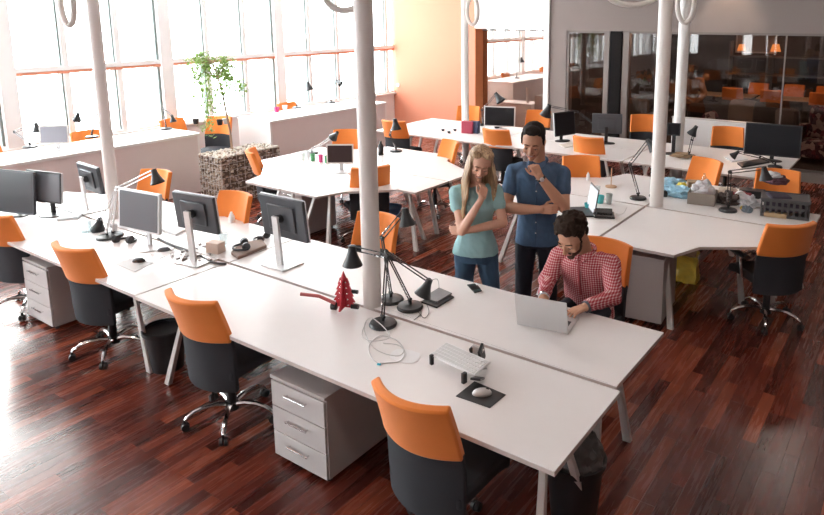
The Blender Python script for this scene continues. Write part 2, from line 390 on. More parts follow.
# ------------------------------------------------------------------ desks
def desk(label, poly, legs, group='white office desks', skirt=None, z=.74, name='desk'):
    cx = sum(p[0] for p in poly) / len(poly); cy = sum(p[1] for p in poly) / len(poly)
    o = thing(name, label, 'desk', (cx, cy, 0), 0, group)
    L = [(x - cx, y - cy) for x, y in poly]
    MB().prism(L, z - .004, z).build('tabletop', WHITE, o, smooth=0)
    MB().prism(L, z - .026, z - .004).build('tabletop_edge', EDGE, o, smooth=0)
    for (fx, fy, tx, ty) in legs:
        f = Vector((fx - cx, fy - cy, 0)); t = Vector((tx - cx, ty - cy, z - .03)); d = (t - f)
        b = MB(); s0, s1 = .027, .017
        vs = []
        ux = Vector((1, 0, 0)); uy = Vector((0, 1, 0))
        for p, sz in ((f, s0), (t, s1)):
            vs.append([b.bm.verts.new(p + ux * (a * sz) + uy * (c * sz * .7)) for a, c in ((-1, -1), (1, -1), (1, 1), (-1, 1))])
        b.bm.faces.new(vs[0][::-1]); b.bm.faces.new(vs[1])
        for k in range(4): b.bm.faces.new((vs[0][k], vs[0][(k + 1) % 4], vs[1][(k + 1) % 4], vs[1][k]))
        b.build('leg', LEGM, o, bev=.004, smooth=0)
    if legs:
        b = MB(); tops = [(l[2] - cx, l[3] - cy) for l in legs]
        for i in range(len(tops)):
            a = tops[i]; c = tops[(i + 1) % len(tops)]
            b.cone((a[0], a[1], z - .045), (c[0], c[1], z - .045), .018, .018, 8)
        b.build('underframe', LEGM, o)
    return o
# nearest bench: near row, far row
desk('long white desk nearest the camera, with folding keyboard on it',
     [(-4.49, 2.36), (-1.175, 2.36), (-1.18, 3.12), (-4.49, 3.12)],
     [(-4.45, 2.52, -4.10, 2.50), (-1.32, 2.50, -1.30, 2.50), (-1.28, 3.0, -1.30, 2.68), (-4.42, 3.0, -4.2, 2.95)])
desk('long white desk with the open laptop, in front of the seated man',
     [(-4.49, 3.15), (-1.215, 3.15), (-1.21, 3.9), (-4.49, 3.9)],
     [(-1.38, 3.28, -1.36, 3.28), (-1.37, 3.78, -1.34, 3.45), (-4.35, 3.3, -4.2, 3.3), (-4.35, 3.77, -4.1, 3.6)])
desk('white desk at left edge with the dark and grey monitors and drawer unit below',
     [(-7.9, 2.72), (-7.1, 2.6), (-6.55, 2.37), (-4.51, 2.37), (-4.51, 3.12), (-7.9, 3.12)],
     [(-4.72, 2.54, -4.85, 2.54), (-4.72, 3.0, -4.85, 2.9), (-7.7, 3.0, -7.5, 3.0), (-7.7, 2.85, -7.5, 2.85)])
desk('white desk on the window side of the left bench, backs of monitors towards it',
     [(-7.9, 3.15), (-4.51, 3.15), (-4.51, 3.9), (-6.6, 3.9), (-7.2, 3.75), (-7.9, 3.5)],
     [(-4.72, 3.3, -4.85, 3.3), (-4.72, 3.77, -4.85, 3.6), (-7.7, 3.3, -7.5, 3.3), (-7.0, 3.7, -6.8, 3.6)])
# middle cluster (four corner desks)
xs = -6.0
def wave(xj, sgn, ys, v, deep, mid, narrow, xd, xn):
    # xj: joint x, sgn direction to the narrow end, ys: seam y, v: -1 near / +1 far
    return [(xj, ys), (xj, ys + v * deep), (xj + sgn * xd, ys + v * deep), (xj + sgn * (xd + .12), ys + v * (deep - .32)), (xj + sgn * (xd + .55), ys + v * narrow), (xj + sgn * xn, ys + v * narrow), (xj + sgn * xn, ys)]
def wlegs(xj, sgn, ys, v, deep, narrow, xd, xn):
    return [(xj + sgn * (xn - .28), ys + v * .12, xj + sgn * (xn - .5), ys + v * .2), (xj + sgn * (xn - .1), ys + v * (narrow - .12), xj + sgn * (xn - .3), ys + v * (narrow - .25)),
            (xj + sgn * .1, ys + v * (deep - .15), xj + sgn * .2, ys + v * (deep - .4)), (xj + sgn * (xd - .05), ys + v * (deep - .18), xj + sgn * (xd - .2), ys + v * (deep - .4))]
for (xj, sg, ys, v, nm) in ((-6.0, 1, 6.26, -1, 'white corner desk of the middle cluster, behind the thick cream column'),
                            (-6.01, -1, 6.26, -1, 'white corner desk of the middle cluster, next to the stone planter'),
                            (-6.0, 1, 6.28, 1, 'white corner desk of the middle cluster, just left of the blonde woman, far row'),
                            (-6.01, -1, 6.28, 1, 'white corner desk of the middle cluster, holding the lamp with silver arms')):
    dp = 1.34 if v < 0 else 1.2
    desk(nm, wave(xj, sg, ys, v, dp, 0, .62, .6, 1.40), wlegs(xj, sg, ys, v, dp, .62, .6, 1.40))
# right cluster
for (xj, sg, ys, v, nm) in ((-2.27, 1, 6.53, -1, 'empty white corner desk right of the seated man, with the armchair tucked to it'),
                            (-2.30, -1, 6.53, -1, 'white corner desk behind the seated man, with the black phone and teal cups'),
                            (-2.27, 1, 6.56, 1, 'white corner desk covered in clutter and a dark crate'),
                            (-2.30, -1, 6.56, 1, 'white corner desk with the black lamp left of the cream column')):
    XN = 1.36 if (sg > 0 and v < 0) else 1.52; lg = wlegs(xj, sg, ys, v, 1.24, .64, .68, 1.52)
    if sg > 0 and v < 0: lg[0] = (-.98, 6.38, -1.1, 6.3); lg[1] = (-1.25, 6.35, -1.3, 6.2)
    desk(nm, wave(xj, sg, ys, v, 1.24, 0, .64, .68, XN), lg)
# rear bench
rx = [-7.75, -5.55, -3.30, -1.35]
rn = ['at the orange wall end', 'behind the two standing people', 'beside the low white screen']
for i in range(3):
    for (y0, y1, w) in ((8.45, 9.24, 'near'), (9.26, 10.05, 'far')):
        a, b = rx[i] + .01, rx[i + 1] - .01
        desk('white desk in the %s row of the rear bench, %s' % (w, rn[i]), [(a, y0), (b, y0), (b, y1), (a, y1)],
             [(a + .12, y0 + .12, a + .3, y0 + .15), (b - .12, y0 + .12, b - .3, y0 + .15), (a + .12, y1 - .12, a + .3, y1 - .15), (b - .12, y1 - .12, b - .3, y1 - .15)])

# low white screen behind rear bench
o = thing('office_screen', 'low white office screen behind the rear bench on the right', 'screen', (-2.75, 11.45, 0))
MB().bb(-.85, .75, 0, .06, 0, .92).build('panel', WHITE, o, bev=.01); MB().bb(-.86, .76, -.01, .07, .92, .94).build('top_rail', LEGM, o)

# window-side counters with taupe fronts
def counter(label, y0, y1, x1=-9.15, x0=-10.0):
    o = thing('counter_desk', label, 'counter', (x1, y0, 0))
    MB().bb(-.04, 0, .0, y1 - y0, 0, .875).build('front_panel', HAZETAUPE, o, smooth=0)
    MB().bb(x0 - x1, .0, -.04, 0, 0, .875).build('end_panel', WHITE, o, smooth=0)
    MB().bb(x0 - x1, .0, y1 - y0, y1 - y0 + .04, 0, .875).build('end_panel', WHITE, o, smooth=0)
    MB().bb(x0 - x1, .015, -.05, y1 - y0 + .05, .875, .915).build('worktop', WHITE, o, bev=.005)
    return o
counter('long white topped counter with taupe front along the windows, left of planter', 2.6, 6.0)
counter('white topped counter with taupe front along the windows, right of planter', 7.42, 10.3)
counter('white topped taupe counter in the room beyond the doorway, nearer one', 15.2, 17.6, -9.0, -9.9)
counter('white topped taupe counter in the room beyond the doorway, farther one', 18.3, 21.0, -9.0, -9.9)

# ------------------------------------------------------------------ chair
def make_chair():
    o = thing('office_chair', None, 'chair')
    def back(z0, z1, hw0, hw1, th, off=0):
        def fn(u, v):
            z = z0 + (z1 - z0) * v; hw = hw0 + (hw1 - hw0) * v; a = (u * 2 - 1)
            t = (z - .36) / .62
            y = -.212 - .010 * math.sin(t * PI) - .115 * (max(0, t - .42) / .58) ** 1.3 + .085 * a * a
            pass
            n = Vector((-.35 * a, 1, .25)).normalized()
            return Vector((a * hw, y + off, z)), n
        return fn
    MB().surf(back(.335, .715, .228, .236, 0), 14, 10, .035).build('backrest', DARKFAB, o, bev=.008, smooth=50)
    MB().surf(back(.690, .985, .236, .224, 0), 14, 8, .050).build('backrest_cover', ORANGE, o, bev=.011, smooth=50)
    b = MB()
    def seatfn(u, v):
        a = u * 2 - 1; c = v * 2 - 1
        return Vector((a * .225, .055 + c * .225, .455 - .035 * max(0, c) ** 3 - .01 * a * a)), Vector((0, 0, 1))
    b.surf(seatfn, 10, 10, .075); b.build('seat', DARKFAB, o, bev=.02, smooth=50, segs=3)
    MB().box((0, 0, .40), (.16, .22, .05)).box((0, -.13, .405), (.07, .13, .025)).box((.13, .02, .395), (.14, .02, .015)).build('tilt_mechanism', BLACK, o, bev=.005)
    MB().cone((0, 0, .085), (0, 0, .27), .034, .030).cone((0, 0, .27), (0, 0, .40), .019, .019).cone((0, 0, .08), (0, 0, .135), .048, .042).build('gas_lift', BLACK, o)
    for k in range(5):
        a = 2 * PI * k / 5 + .35; c, s = math.cos(a), math.sin(a)
        pts = [(c * r, s * r, z) for r, z in ((.03, .115), (.10, .130), (.18, .128), (.24, .112), (.285, .085), (.295, .068))]
        sp = MB().tube(pts, [.020, .018, .016, .015, .014, .012], 8).build('base_spoke', CHROME, o)
        w = MB(); t = Vector((-s, c, 0))
        ctr = Vector((c * .298, s * .298, .029)) + Vector((c, s, 0)) * .0
        for sd in (-1, 1): w.cone(ctr + t * (sd * .006), ctr + t * (sd * .026), .028, .024, 14)
        w.cone(ctr + Vector((0, 0, .02)), ctr + Vector((0, 0, .05)), .010, .010, 8)
        w.build('caster', BLACK, sp)
    return o
chair0 = make_chair(); used = False
CG = 'orange and black swivel chairs'
def chair(bx, by, face, label, s=1, from_back=.0):
    """bx,by: middle of the back top edge; face: heading in degrees"""
    global used
    c = chair0 if not used else copy_tree(chair0)
    used = True
    a = math.radians(face); f = Vector((math.cos(a), math.sin(a)))
    p = Vector((bx, by)) + f * .325
    c.location = (p.x, p.y, 0); c.rotation_euler.z = a - PI / 2
    c['label'] = label; c['group'] = CG
    return c
# positions of back tops at z .97 (same rays as measured at .88, scaled by .951)
S = .951
chair(-6.66, 2.26, 104, 'orange-backed swivel chair cut by the left edge of the photo')
chair(-5.22, 2.24, 99, 'orange-backed swivel chair beside the pale drawer unit at left')
chair(-3.65, 2.19, 95, 'orange-backed swivel chair left of the large grey drawer unit')
chair(-1.83, 2.10, 89, 'nearest orange-backed swivel chair, at the bottom centre of the photo')
cr = chair(-.77, 5.86, 134, 'orange-backed swivel chair with chrome armrest at the right edge')
chair(-1.93, 4.72, -92, 'orange-backed chair the man in the checked shirt sits on')
chair(-3.84, 4.27, -88, 'orange-backed chair directly behind the thick cream column, at the laptop desk')
chair(-5.76 * S, 4.24 * S, -88, 'orange-backed chair at the left bench, between two monitor backs')
chair(-7.05, 4.15, -80, 'orange-backed chair behind the lamp with the silver arm')
chair(-7.13, 5.36, 50, 'orange-backed chair seen edge-on in front of the stone planter')
chair(-5.12, 5.52, 146, 'orange-backed chair partly hidden by the thick column, seen from behind')
chair(-7.55 * S, 7.48 * S + .15, -60, 'orange-backed chair behind the small dark screen of the middle cluster')
chair(-7.52 * S, 8.61 * S, 98, 'orange-backed chair with a black lamp head before it, near orange wall')
chair(-5.56 * S, 7.76 * S, -118, 'tilted orange-backed chair just left of the blonde woman')
chair(-5.59 * S, 8.83 * S, 95, 'orange-backed chair between the blonde woman and the man in blue')
chair(-6.03 * S, 11.18 * S, -81, 'orange-backed chair in front of the doorway, far side of rear bench')
chair(-4.09 * S, 9.01 * S, 93, 'orange-backed chair right of the standing man, at the rear bench')
chair(-3.63 * S, 7.83 * S, -57, 'orange-backed chair just right of the standing man, nearer of the two')
chair(-4.2 * S, 11.72 * S, -65, 'orange-backed chair against the dark glass, left of the cream column')
chair(-2.6 * S, 11.18 * S, -77, 'orange-backed chair in front of the low white screen')
chair(-2.15 * S, 8.53 * S, -118, 'orange-backed chair behind the water bottle at the cluttered desk')
chair(-1.36 * S, 8.40 * S, -80, 'orange-backed chair behind the dark crate at the cluttered desk')
chair(-7.12, 10.42, -72, 'orange-backed chair beside the slim column before the orange wall')
chair(-10.46, 3.6, 3, 'orange-backed chair behind the window counter at the left edge')
chair(-10.46, 4.98, -4, 'small orange chair back just left of the slim column at the windows')
chair(-10.46, 6.35, 5, 'orange-backed chair behind the counter end, left of the planter tree')
chair(-9.95, 7.02, -65, 'orange-backed chair in the gap behind the planter tree')
chair(-10.46, 8.8, 0, 'orange-backed chair behind the right window counter, below the black lamp')
# armrest of the right-hand chair
ar = MB().cone((.24, .02, .42), (.27, .02, .62), .014, .014, 10).tube([(-.02, .05, .41), (.20, .05, .41), (.25, .03, .43)], .016, 8)
ar = ar.build('armrest_post', CHROME, cr); ar['label'] = 'chrome armrest post'
MB().box((.27, .04, .635), (.07, .25, .025)).build('armrest_pad', BLACK, ar, bev=.01)
ar = MB().cone((-.24, .02, .42), (-.27, .02, .62), .014, .014, 10).tube([(.02, .05, .41), (-.20, .05, .41), (-.25, .03, .43)], .016, 8)
ar = ar.build('armrest_post', CHROME, cr); ar['label'] = 'chrome armrest post'
MB().box((-.27, .04, .635), (.07, .25, .025)).build('armrest_pad', BLACK, ar, bev=.01)

# ------------------------------------------------------------------ drawer units, bins, boxes
def pedestal(label, x, y, rz, w=.42, d=.56, h=.56):
    o = thing('drawer_unit', label, 'drawer unit', (x, y, 0), rz, 'grey mobile drawer units')
    MB().bb(-w / 2, w / 2, .018, d, .03, h - .02).build('body', GREYCAB, o, bev=.003, smooth=0)
    MB().bb(-w / 2 - .004, w / 2 + .004, 0, d + .002, h - .02, h).build('top_panel', GREYCAB, o, bev=.003, smooth=0)
    n = 3; hh = (h - .06) / n
    for k in range(n):
        dr = MB().bb(-w / 2 + .004, w / 2 - .004, 0, .017, .035 + k * hh, .035 + (k + 1) * hh - .006).build('drawer', CABF, o, bev=.002, smooth=0)
        zc = .035 + (k + .62) * hh
        MB().cone((-.09, -.022, zc), (.09, -.022, zc), .006, .006, 8).cone((-.08, -.022, zc), (-.08, 0, zc), .005, .005, 8).cone((.08, -.022, zc), (.08, 0, zc), .005, .005, 8).build('handle', CHROME, dr)
    for sx in (-1, 1):
        for yy in (.05, d - .05): MB().cone((sx * (w / 2 - .04), yy, 0), (sx * (w / 2 - .04), yy, .03), .02, .02, 10).build('foot', BLACK, o)
pedestal('large grey three-drawer unit under the nearest desk', -2.88, 2.40, 0, w=.46, d=.62)
pedestal('pale grey drawer unit under the desk at far left', -6.29, 2.45, 0, w=.46, d=.5, h=.58)
pedestal('grey drawer unit under the middle cluster, beyond the small dark screen', -6.35, 5.35, .0, w=.45, d=.55, h=.62)
pedestal('grey drawer unit under the corner desk beside the seated man', -1.98, 5.98, math.pi + .1, w=.42, d=.56, h=.62)

def bin_(label, x, y, r=.15, h=.32, m=BLACK, bag=None):
    o = thing('waste_bin', label, 'bin', (x, y, 0))
    MB().lathe([(r * .78, 0), (r, h), (r + .008, h), (r + .008, h - .012), (r - .01, h - .012), (r * .78 - .01, .01), (0.001, .01)], seg=28).build('bucket', m, o)
    MB().lathe([(r + .012, h - .03), (r + .014, h), (r + .004, h + .004), (r, h - .02)], seg=28).build('rim', m, o)
    if bag:
        b = MB(); e = bmesh.ops.create_icosphere(b.bm, subdivisions=4, radius=1)
        for v in b.bm.verts:
            n = noise.noise(v.co * 3.1) * .22 + noise.noise(v.co * 8) * .10
            v.co = Vector((v.co.x * (r - .002), v.co.y * (r - .002), v.co.z * .12)) * (1 + n); v.co.z += h + .02
        b.build('bag', bag, o)
bin_('black mesh waste bin under the desks at left', -4.68, 2.66, .15, .33, BLACK)
bin_('black waste bin with crumpled grey bag under the near desk end', -1.36, 2.97, .155, .38, BLACK, BAG)
bin_('blue waste bin under the middle desks behind the thick column', -5.35, 6.05, .14, .36, BLUE)

def boxo(name, label, cat, c, size, m, rz=0, bev=.004, group=None):
    o = MB().bb(-size[0] / 2, size[0] / 2, -size[1] / 2, size[1] / 2, 0, size[2]).build(name, m, bev=bev, smooth=0, loc=c, rz=rz)
    return tag(o, label, cat, group)
# yellow bag box on the floor
o = thing('shopping_bag', 'yellow plastic bag standing on the floor under the right desks', 'bag', (-1.92, 6.66, 0), .2)
b = MB(); e = bmesh.ops.create_cube(b.bm, size=1); bmesh.ops.subdivide_edges(b.bm, edges=b.bm.edges[:], cuts=8, use_grid_fill=True)
for v in b.bm.verts:
    t = v.co.z + .5; n = noise.noise(v.co * 5) * .035
    v.co = Vector((v.co.x * (.33 - .03 * t) + n, v.co.y * (.24 - .03 * t) + n, t * .27 + (n * .5 if t > .1 else 0)))
b.build('bag_body', YELLOW, o); MB().box((.02, .0, .275), (.24, .17, .02)).box((-.06, .02, .29), (.1, .12, .03)).build('bag_contents', CARD, o, bev=.004)
tag(MB().tube([(-.0, -.1, .006), (.15, -.14, .006), (.3, -.05, .006), (.33, .1, .006), (.2, .16, .006)], .006, 6).build('floor_cable', BLACK, loc=(-2.32, 6.3, 0)), 'black cable lying on the floor by the yellow bag', 'cable')

# ------------------------------------------------------------------ planter with tree
def planter():
    x0, x1, y0, y1 = -8.66, -8.15, 5.68, 6.72; h = .70
    cx, cy = (x0 + x1) / 2, (y0 + y1) / 2; w, d = x1 - x0, y1 - y0
    o = thing('stone_planter', 'square wire planter filled with pebbles and a small tree', 'planter', (cx, cy, 0))
    random.seed(3); b = MB()
    cols = [mat('pebble_tan', (.44, .33, .25), .8, var=.4, scale=9), mat('pebble_pale', (.62, .56, .50), .8), mat('pebble_dark', (.17, .12, .09), .8)]
    me_b = [MB(), MB(), MB()]
    for i in range(2600):
        f = random.random(); z = random.uniform(.03, h - .02)
        q = random.choice((0, 1, 2, 3)) if f < .8 else 4
        r = random.uniform(.013, .026)
        if q == 0: p = (random.uniform(-w / 2, w / 2), -d / 2 + .01, z)
        elif q == 1: p = (w / 2 - .01, random.uniform(-d / 2, d / 2), z)
        elif q == 2: p = (-w / 2 + .01, random.uniform(-d / 2, d / 2), z)
        elif q == 3: p = (random.uniform(-w / 2, w / 2), d / 2 - .01, z)
        else: p = (random.uniform(-w / 2, w / 2), random.uniform(-d / 2, d / 2), h)
        k = random.choices((0, 1, 2), (5, 3 if q != 4 else 12, 3))[0]
        e = bmesh.ops.create_icosphere(me_b[k].bm, subdivisions=1, radius=1)
        me_b[k].xf(e['verts'], Matrix.Translation(p) @ Matrix.Rotation(random.random() * 3, 4, 'Z') @ Matrix.Rotation(random.random() * 3, 4, 'X') @ Matrix.Diagonal((r * 1.2, r, r * .75, 1)))
    core = MB().bb(-w / 2 + .02, w / 2 - .02, -d / 2 + .02, d / 2 - .02, 0, h - .01).build('core', cols[2], o, smooth=0)
    for k in range(3): me_b[k].build('pebbles', cols[k], o, smooth=60)['kind'] = 'stuff'
    wire = MB()
    for i in range(9):
        u = -w / 2 + w * i / 8; v = -d / 2 + d * i / 8
        for yy in (-d / 2 - .01, d / 2 + .01): wire.cone((u, yy, 0), (u, yy, h), .003, .003, 6)
        for xx in (-w / 2 - .01, w / 2 + .01): wire.cone((xx, v, 0), (xx, v, h), .003, .003, 6)
    for i in range(8):
        z = .01 + (h - .01) * i / 7
        for yy in (-d / 2 - .01, d / 2 + .01): wire.cone((-w / 2, yy, z), (w / 2, yy, z), .003, .003, 6)
        for xx in (-w / 2 - .01, w / 2 + .01): wire.cone((xx, -d / 2, z), (xx, d / 2, z), .003, .003, 6)
    wire.build('wire_cage', LEGM, o)
    t = thing('potted_tree', 'small leafy tree growing out of the pebble planter by the windows', 'tree', (cx - .12, cy - .05, h))
    random.seed(12); br = MB()
    trunk = [Vector((0, 0, -.02)), Vector((.01, -.02, .3)), Vector((-.02, -.04, .55)), Vector((-.05, -.06, .85)), Vector((-.10, -.09, 1.1)), Vector((-.16, -.12, 1.30))]
    br.tube(trunk, [.019, .017, .015, .013, .010, .006], 8)
    ends = []
    for i in range(30):
        k = random.choice((3, 4, 4, 5, 5, 5)); s = trunk[k].copy()
        d_ = Vector((random.uniform(-1, 1), random.uniform(-1, 1), random.uniform(-.5, .5))).normalized() * random.uniform(.15, .40)
        m1 = s + d_ * .5 + Vector((0, 0, .05)); e_ = s + d_ + Vector((0, 0, random.uniform(-.12, .05)))
        br.tube([s, m1, e_], [.006, .004, .002], 6); ends += [m1, e_, (m1 + e_) / 2, e_ + Vector((0, 0, -.08))]
        if random.random() < .12:
            for q in range(1, 6): ends.append(e_ + Vector((random.uniform(-.04, .04), random.uniform(-.04, .04), -.11 * q)))
    br.build('trunk', BARK, t)
    lf = MB()
    for e_ in ends:
        for j in range(13):
            p = e_ + Vector((random.gauss(0, .05), random.gauss(0, .05), random.gauss(0, .045)))
            sz = random.uniform(.026, .044)
            R = Matrix.Translation(p) @ Matrix.Rotation(random.random() * 6.28, 4, 'Z') @ Matrix.Rotation(random.uniform(-1, 1), 4, 'X')
            q = [R @ Vector(c) for c in ((0, -sz, 0), (sz * .45, 0, .004), (0, sz, 0), (-sz * .45, 0, .004))]
            vs = [lf.bm.verts.new(c) for c in q]; lf.bm.faces.new(vs)
    f = lf.build('leaves', GREENLEAF, t, smooth=0); f['kind'] = 'stuff'
planter()

# ------------------------------------------------------------------ monitors
MG = 'desktop monitors'
def monitor(label, x, y, yaw, w=.50, h=.31, zc=.46, stand='slim', body=DGREY, screen=SCREENG, bezel=None, tilt=-6, z=.74):
    """faces local -Y; yaw degrees rotates it"""
    o = thing('monitor', label, 'monitor', (x, y, z), math.radians(yaw), MG)
    T = Matrix.Translation((0, -.03, zc)) @ Matrix.Rotation(math.radians(tilt), 4, 'X')
    bz = bezel or body
    MB().bb(-w / 2, w / 2, -.010, .018, -h / 2, h / 2).rot(T).build('housing', body, o, bev=.006)
    MB().bb(-w / 2 - .004, w / 2 + .004, -.018, -.008, -h / 2 - .004, h / 2 + .004).rot(T).build('bezel', bz, o, bev=.003)
    MB().bb(-w / 2 + .014, w / 2 - .014, -.0205, -.015, -h / 2 + .016, h / 2 - .014).rot(T).build('display', screen, o, smooth=0)
    MB().bb(-w * .3, w * .3, .018, .034, -h * .3, h * .32).rot(T).build('rear_cover', body, o, bev=.012)
    if stand == 'silver':
        MB().tube([(0, .055, zc + .02), (0, .062, zc - .1), (0, .03, .05), (0, .02, .01)], .001, 4).box((0, .045, (zc) / 2 + .0), (.062, .022, zc + .06), rx=-.06).build('stand_arm', ALU, o, bev=.004)
        MB().cone((0, -.005, zc + .0), (0, .05, zc + .0), .035, .035, 16).build('pivot', BLACK, o)
        MB().bb(-.13, .13, -.10, .12, 0, .012).build('stand_base', ALU, o, bev=.004)
    else:
        MB().box((0, .03, zc / 2 - .02), (.05, .025, zc - .04)).build('stand_neck', BLACK if stand == 'dark' else SILVER, o, bev=.006)
        MB().lathe([(.001, 0), (.115, 0), (.112, .010), (.04, .022), (.001, .024)], seg=28, M=Matrix.Diagonal((1.15, .85, 1, 1))).build('stand_base', BLACK if stand == 'dark' else SILVER, o)
    return o
monitor('large dark monitor cut by the left edge of the photo', -7.38, 2.79, 16, .62, .42, .25, 'dark', DGREY, mat('dark_grey_display', (.035, .038, .045), .3))
monitor('grey-screened monitor on the glossy black base at far left', -7.08, 2.97, 14, .46, .30, .30, 'dark', SILVER, SCREENG, BLACK)
monitor('small monitor seen from behind with tall silver arm, beside the slim column', -6.93, 3.28, 176, .46, .28, .33, 'silver', DGREY, SCREENG)
monitor('grey-screened monitor facing the viewer beside the silver-armed lamp', -5.36, 2.96, 7, .50, .34, .34, 'slim', SILVER, SCREENG, SILVER)
monitor('dark monitor seen from behind, middle one on its silver arm', -4.74, 3.02, 187, .46, .31, .40, 'silver', DGREY, SCREENG, SILVER)
monitor('dark monitor seen from behind, rightmost of the bench, left of the thick column', -4.10, 3.36, 181, .50, .34, .38, 'silver', DGREY, SCREENG, SILVER)
monitor('small dark-screened monitor on the middle cluster left of the thick column', -6.0, 5.90, 35, .33, .24, .24, 'slim', BLACK, mat('brown_black_screen', (.04, .025, .025), .4, spec=.15), LEGM)
monitor('pale grey monitor standing on the window counter', -9.55, 4.18, 40, .36, .24, .22, 'slim', SILVER, mat('pale_screen', (.30, .30, .34), .4), LEGM, z=.915)
monitor('black-screened monitor with pale frame in front of the doorway', -6.02, 9.72, 18, .54, .34, .22, 'slim', LEGM, SCREENB, LEGM)
monitor('monitor turned edge-on beside the standing man', -4.62, 9.30, 70, .42, .36, .28, 'dark', SILVER, SCREENB, BLACK)
monitor('dark monitor seen from behind before the dark glass', -3.98, 9.50, 198, .44, .30, .30, 'dark', DGREY, SCREENG)
monitor('big black-screened monitor at the right end of the rear bench', -1.64, 9.55, 6, .68, .42, .29, 'dark', BLACK, mat('black_grey_display', (.016, .016, .019), .4, spec=.15), BLACK)
monitor('small black screen fixed against the white rear column', -2.88, 9.27, 12, .17, .17, .36, 'dark', BLACK, SCREENB, BLACK)

# ------------------------------------------------------------------ lamps
LG = 'adjustable desk lamps'
def lamp(label, base, elbow, tip, sdir, m=BLACK, bz=.74, shade=.065, name='desk_lamp', basem=None):
    base = Vector((base[0], base[1], bz)); o = thing(name, label, 'lamp', base, 0, LG)
    e = Vector(elbow) - base; t = Vector(tip) - base; sd = Vector(sdir).normalized()
    MB().lathe([(.001, 0), (.088, 0), (.09, .008), (.082, .022), (.03, .03), (.012, .032), (.012, .06), (.001, .06)], seg=28).build('base', basem or m, o)
    hub = Vector((0, 0, .06))
    def arm(a, b, nm):
        d = (b - a).normalized(); side = d.cross(Vector((.3, .9, .1))).normalized() * .014
        q = MB().cone(a + side, b + side, .0048, .0048, 8).cone(a - side, b - side, .0048, .0048, 8)
        q.cone(a - side * 1.3, a + side * 1.3, .010, .010, 10).cone(b - side * 1.3, b + side * 1.3, .012, .012, 10)
        k = q.build(nm, m, o)
        pts = []
        L = (b - a).length; n = 60; u = side.normalized(); v = d.cross(u)
        for i in range(n + 1):
            s_ = .08 + .30 * i / n; an = i * 1.3
            pts.append(a + d * (L * s_) + side + (u * math.cos(an) + v * math.sin(an)) * .008)
        MB().tube(pts, .0016, 5).build('spring', CHROME, k)
    arm(hub, e, 'lower_arm'); arm(e, t, 'upper_arm')
    q = Vector((0, 0, 1)).rotation_difference(sd).to_matrix().to_4x4()
    s = shade
    pr = [(s * .16, -s * .30), (s * .38, -s * .25), (s * .45, s * .35), (s * .62, s * .9), (s * 1.0, s * 1.75), (s * 1.06, s * 1.9), (s * 1.02, s * 1.9), (s * .95, s * 1.72), (s * .5, s * .85), (s * .3, s * .3), (.001, s * .28)]
    sh = MB().lathe(pr, t, 26, q).build('shade', BLACK, o)
    bu = MB().ell(t + sd * (s * 1.15), s * .42, 14).build('bulb', mat('bulb_white', (.8, .78, .75), .3), sh)
    return o
def LP(label, bpx, epx, tpx, dirpx, Y=None, bz=.74, **k):
    b = at(*bpx, bz + .02); Yb = b.y if Y is None else Y
    e = PY(*epx, Yb); t = PY(*tpx, Yb + k.pop('dy', 0)); d = PY(*dirpx, Yb + k.pop('ddy', 0)) - t
    return lamp(label, (b.x, b.y), e, t, d, bz=bz, **k)
LP('black desk lamp with shade hanging over the red pagoda holder', (383, 322), (387, 256), (352, 248), (353, 280), shade=.062)
LP('black desk lamp with shade pointing down at the closed tablet', (410, 305), (386, 252), (429, 281), (425, 290), shade=.056, ddy=-.02)
LP('black desk lamp behind the thick column, shade hanging in front of orange chair', (391, 298), (382, 238), (405, 210), (409, 232), shade=.055)
LP('silver-armed desk lamp reaching over to the orange chair at left', (107, 236), (116, 190), (154, 171), (160, 190), m=ALU, shade=.055, basem=BLACK)
LP('silver-armed desk lamp with black shade hanging low beside the clear tub', (113, 234), (117, 188), (100, 220), (97, 236), m=ALU, shade=.062, basem=BLACK)
LP('black lamp on the window counter left of the pale monitor', (30, 146), (14, 132), (36, 124), (38, 135), bz=.915, shade=.06)
LP('black lamp on the window counter just right of the pale monitor', (92, 136), (97, 115), (78, 114), (76, 124), bz=.915, shade=.06, m=BLACK)
LP('black lamp on the window counter beside the orange chair near planter', (166, 128), (163, 108), (172, 116), (174, 124), bz=.915, shade=.05)
LP('black lamp standing on the right window counter', (297, 107), (296, 97), (308, 83), (310, 90), bz=.915, shade=.07)
LP('black lamp at the right end of the window counter by the column', (331, 102), (328, 92), (337, 81), (341, 84), bz=.915, shade=.06)
LP('lamp with silver arms on the middle cluster', (312, 152), (320, 145), (337, 133), (331, 140), m=ALU, basem=BLACK, shade=.06)
LP('black lamp before the orange wall chair', (396, 150), (390, 135), (395, 120), (396, 128), shade=.075)
LP('black lamp left of the pale framed screen in front of doorway', (483, 124), (482, 110), (496, 94), (500, 100), shade=.085, m=BLACK)
LP('black lamp before the taupe wall with long arm to the right', (600, 131), (578, 112), (549, 106), (546, 114), shade=.10)
LP('black lamp on the corner desk left of the cream column', (638, 197), (630, 164), (648, 141), (655, 150), shade=.06)
LP('black lamp on the rear desk against the low white screen', (689, 155), (692, 140), (696, 127), (688, 140), shade=.065)
LP('black lamp standing amid the clutter, arm reaching to the crate', (728, 209), (730, 172), (764, 168), (766, 180), shade=.062)
LP('small black lamp on the desk behind the papers', (775, 166), (760, 157), (738, 152), (733, 156), shade=.05, bz=.74)

# ------------------------------------------------------------------ small desk items
Z = .7405
def slab(name, label, cat, corners, th, m, z=Z, bev=.002):
    c = sum((Vector(q) for q in corners), Vector((0, 0))) / len(corners)
    o = MB().prism([(q[0] - c.x, q[1] - c.y) for q in corners], 0, th).build(name, m, bev=bev, smooth=0, loc=(c.x, c.y, z))
    return tag(o, label, cat)
def q4(*px, z=Z): return [tuple(at(*p, z).xy) for p in px]
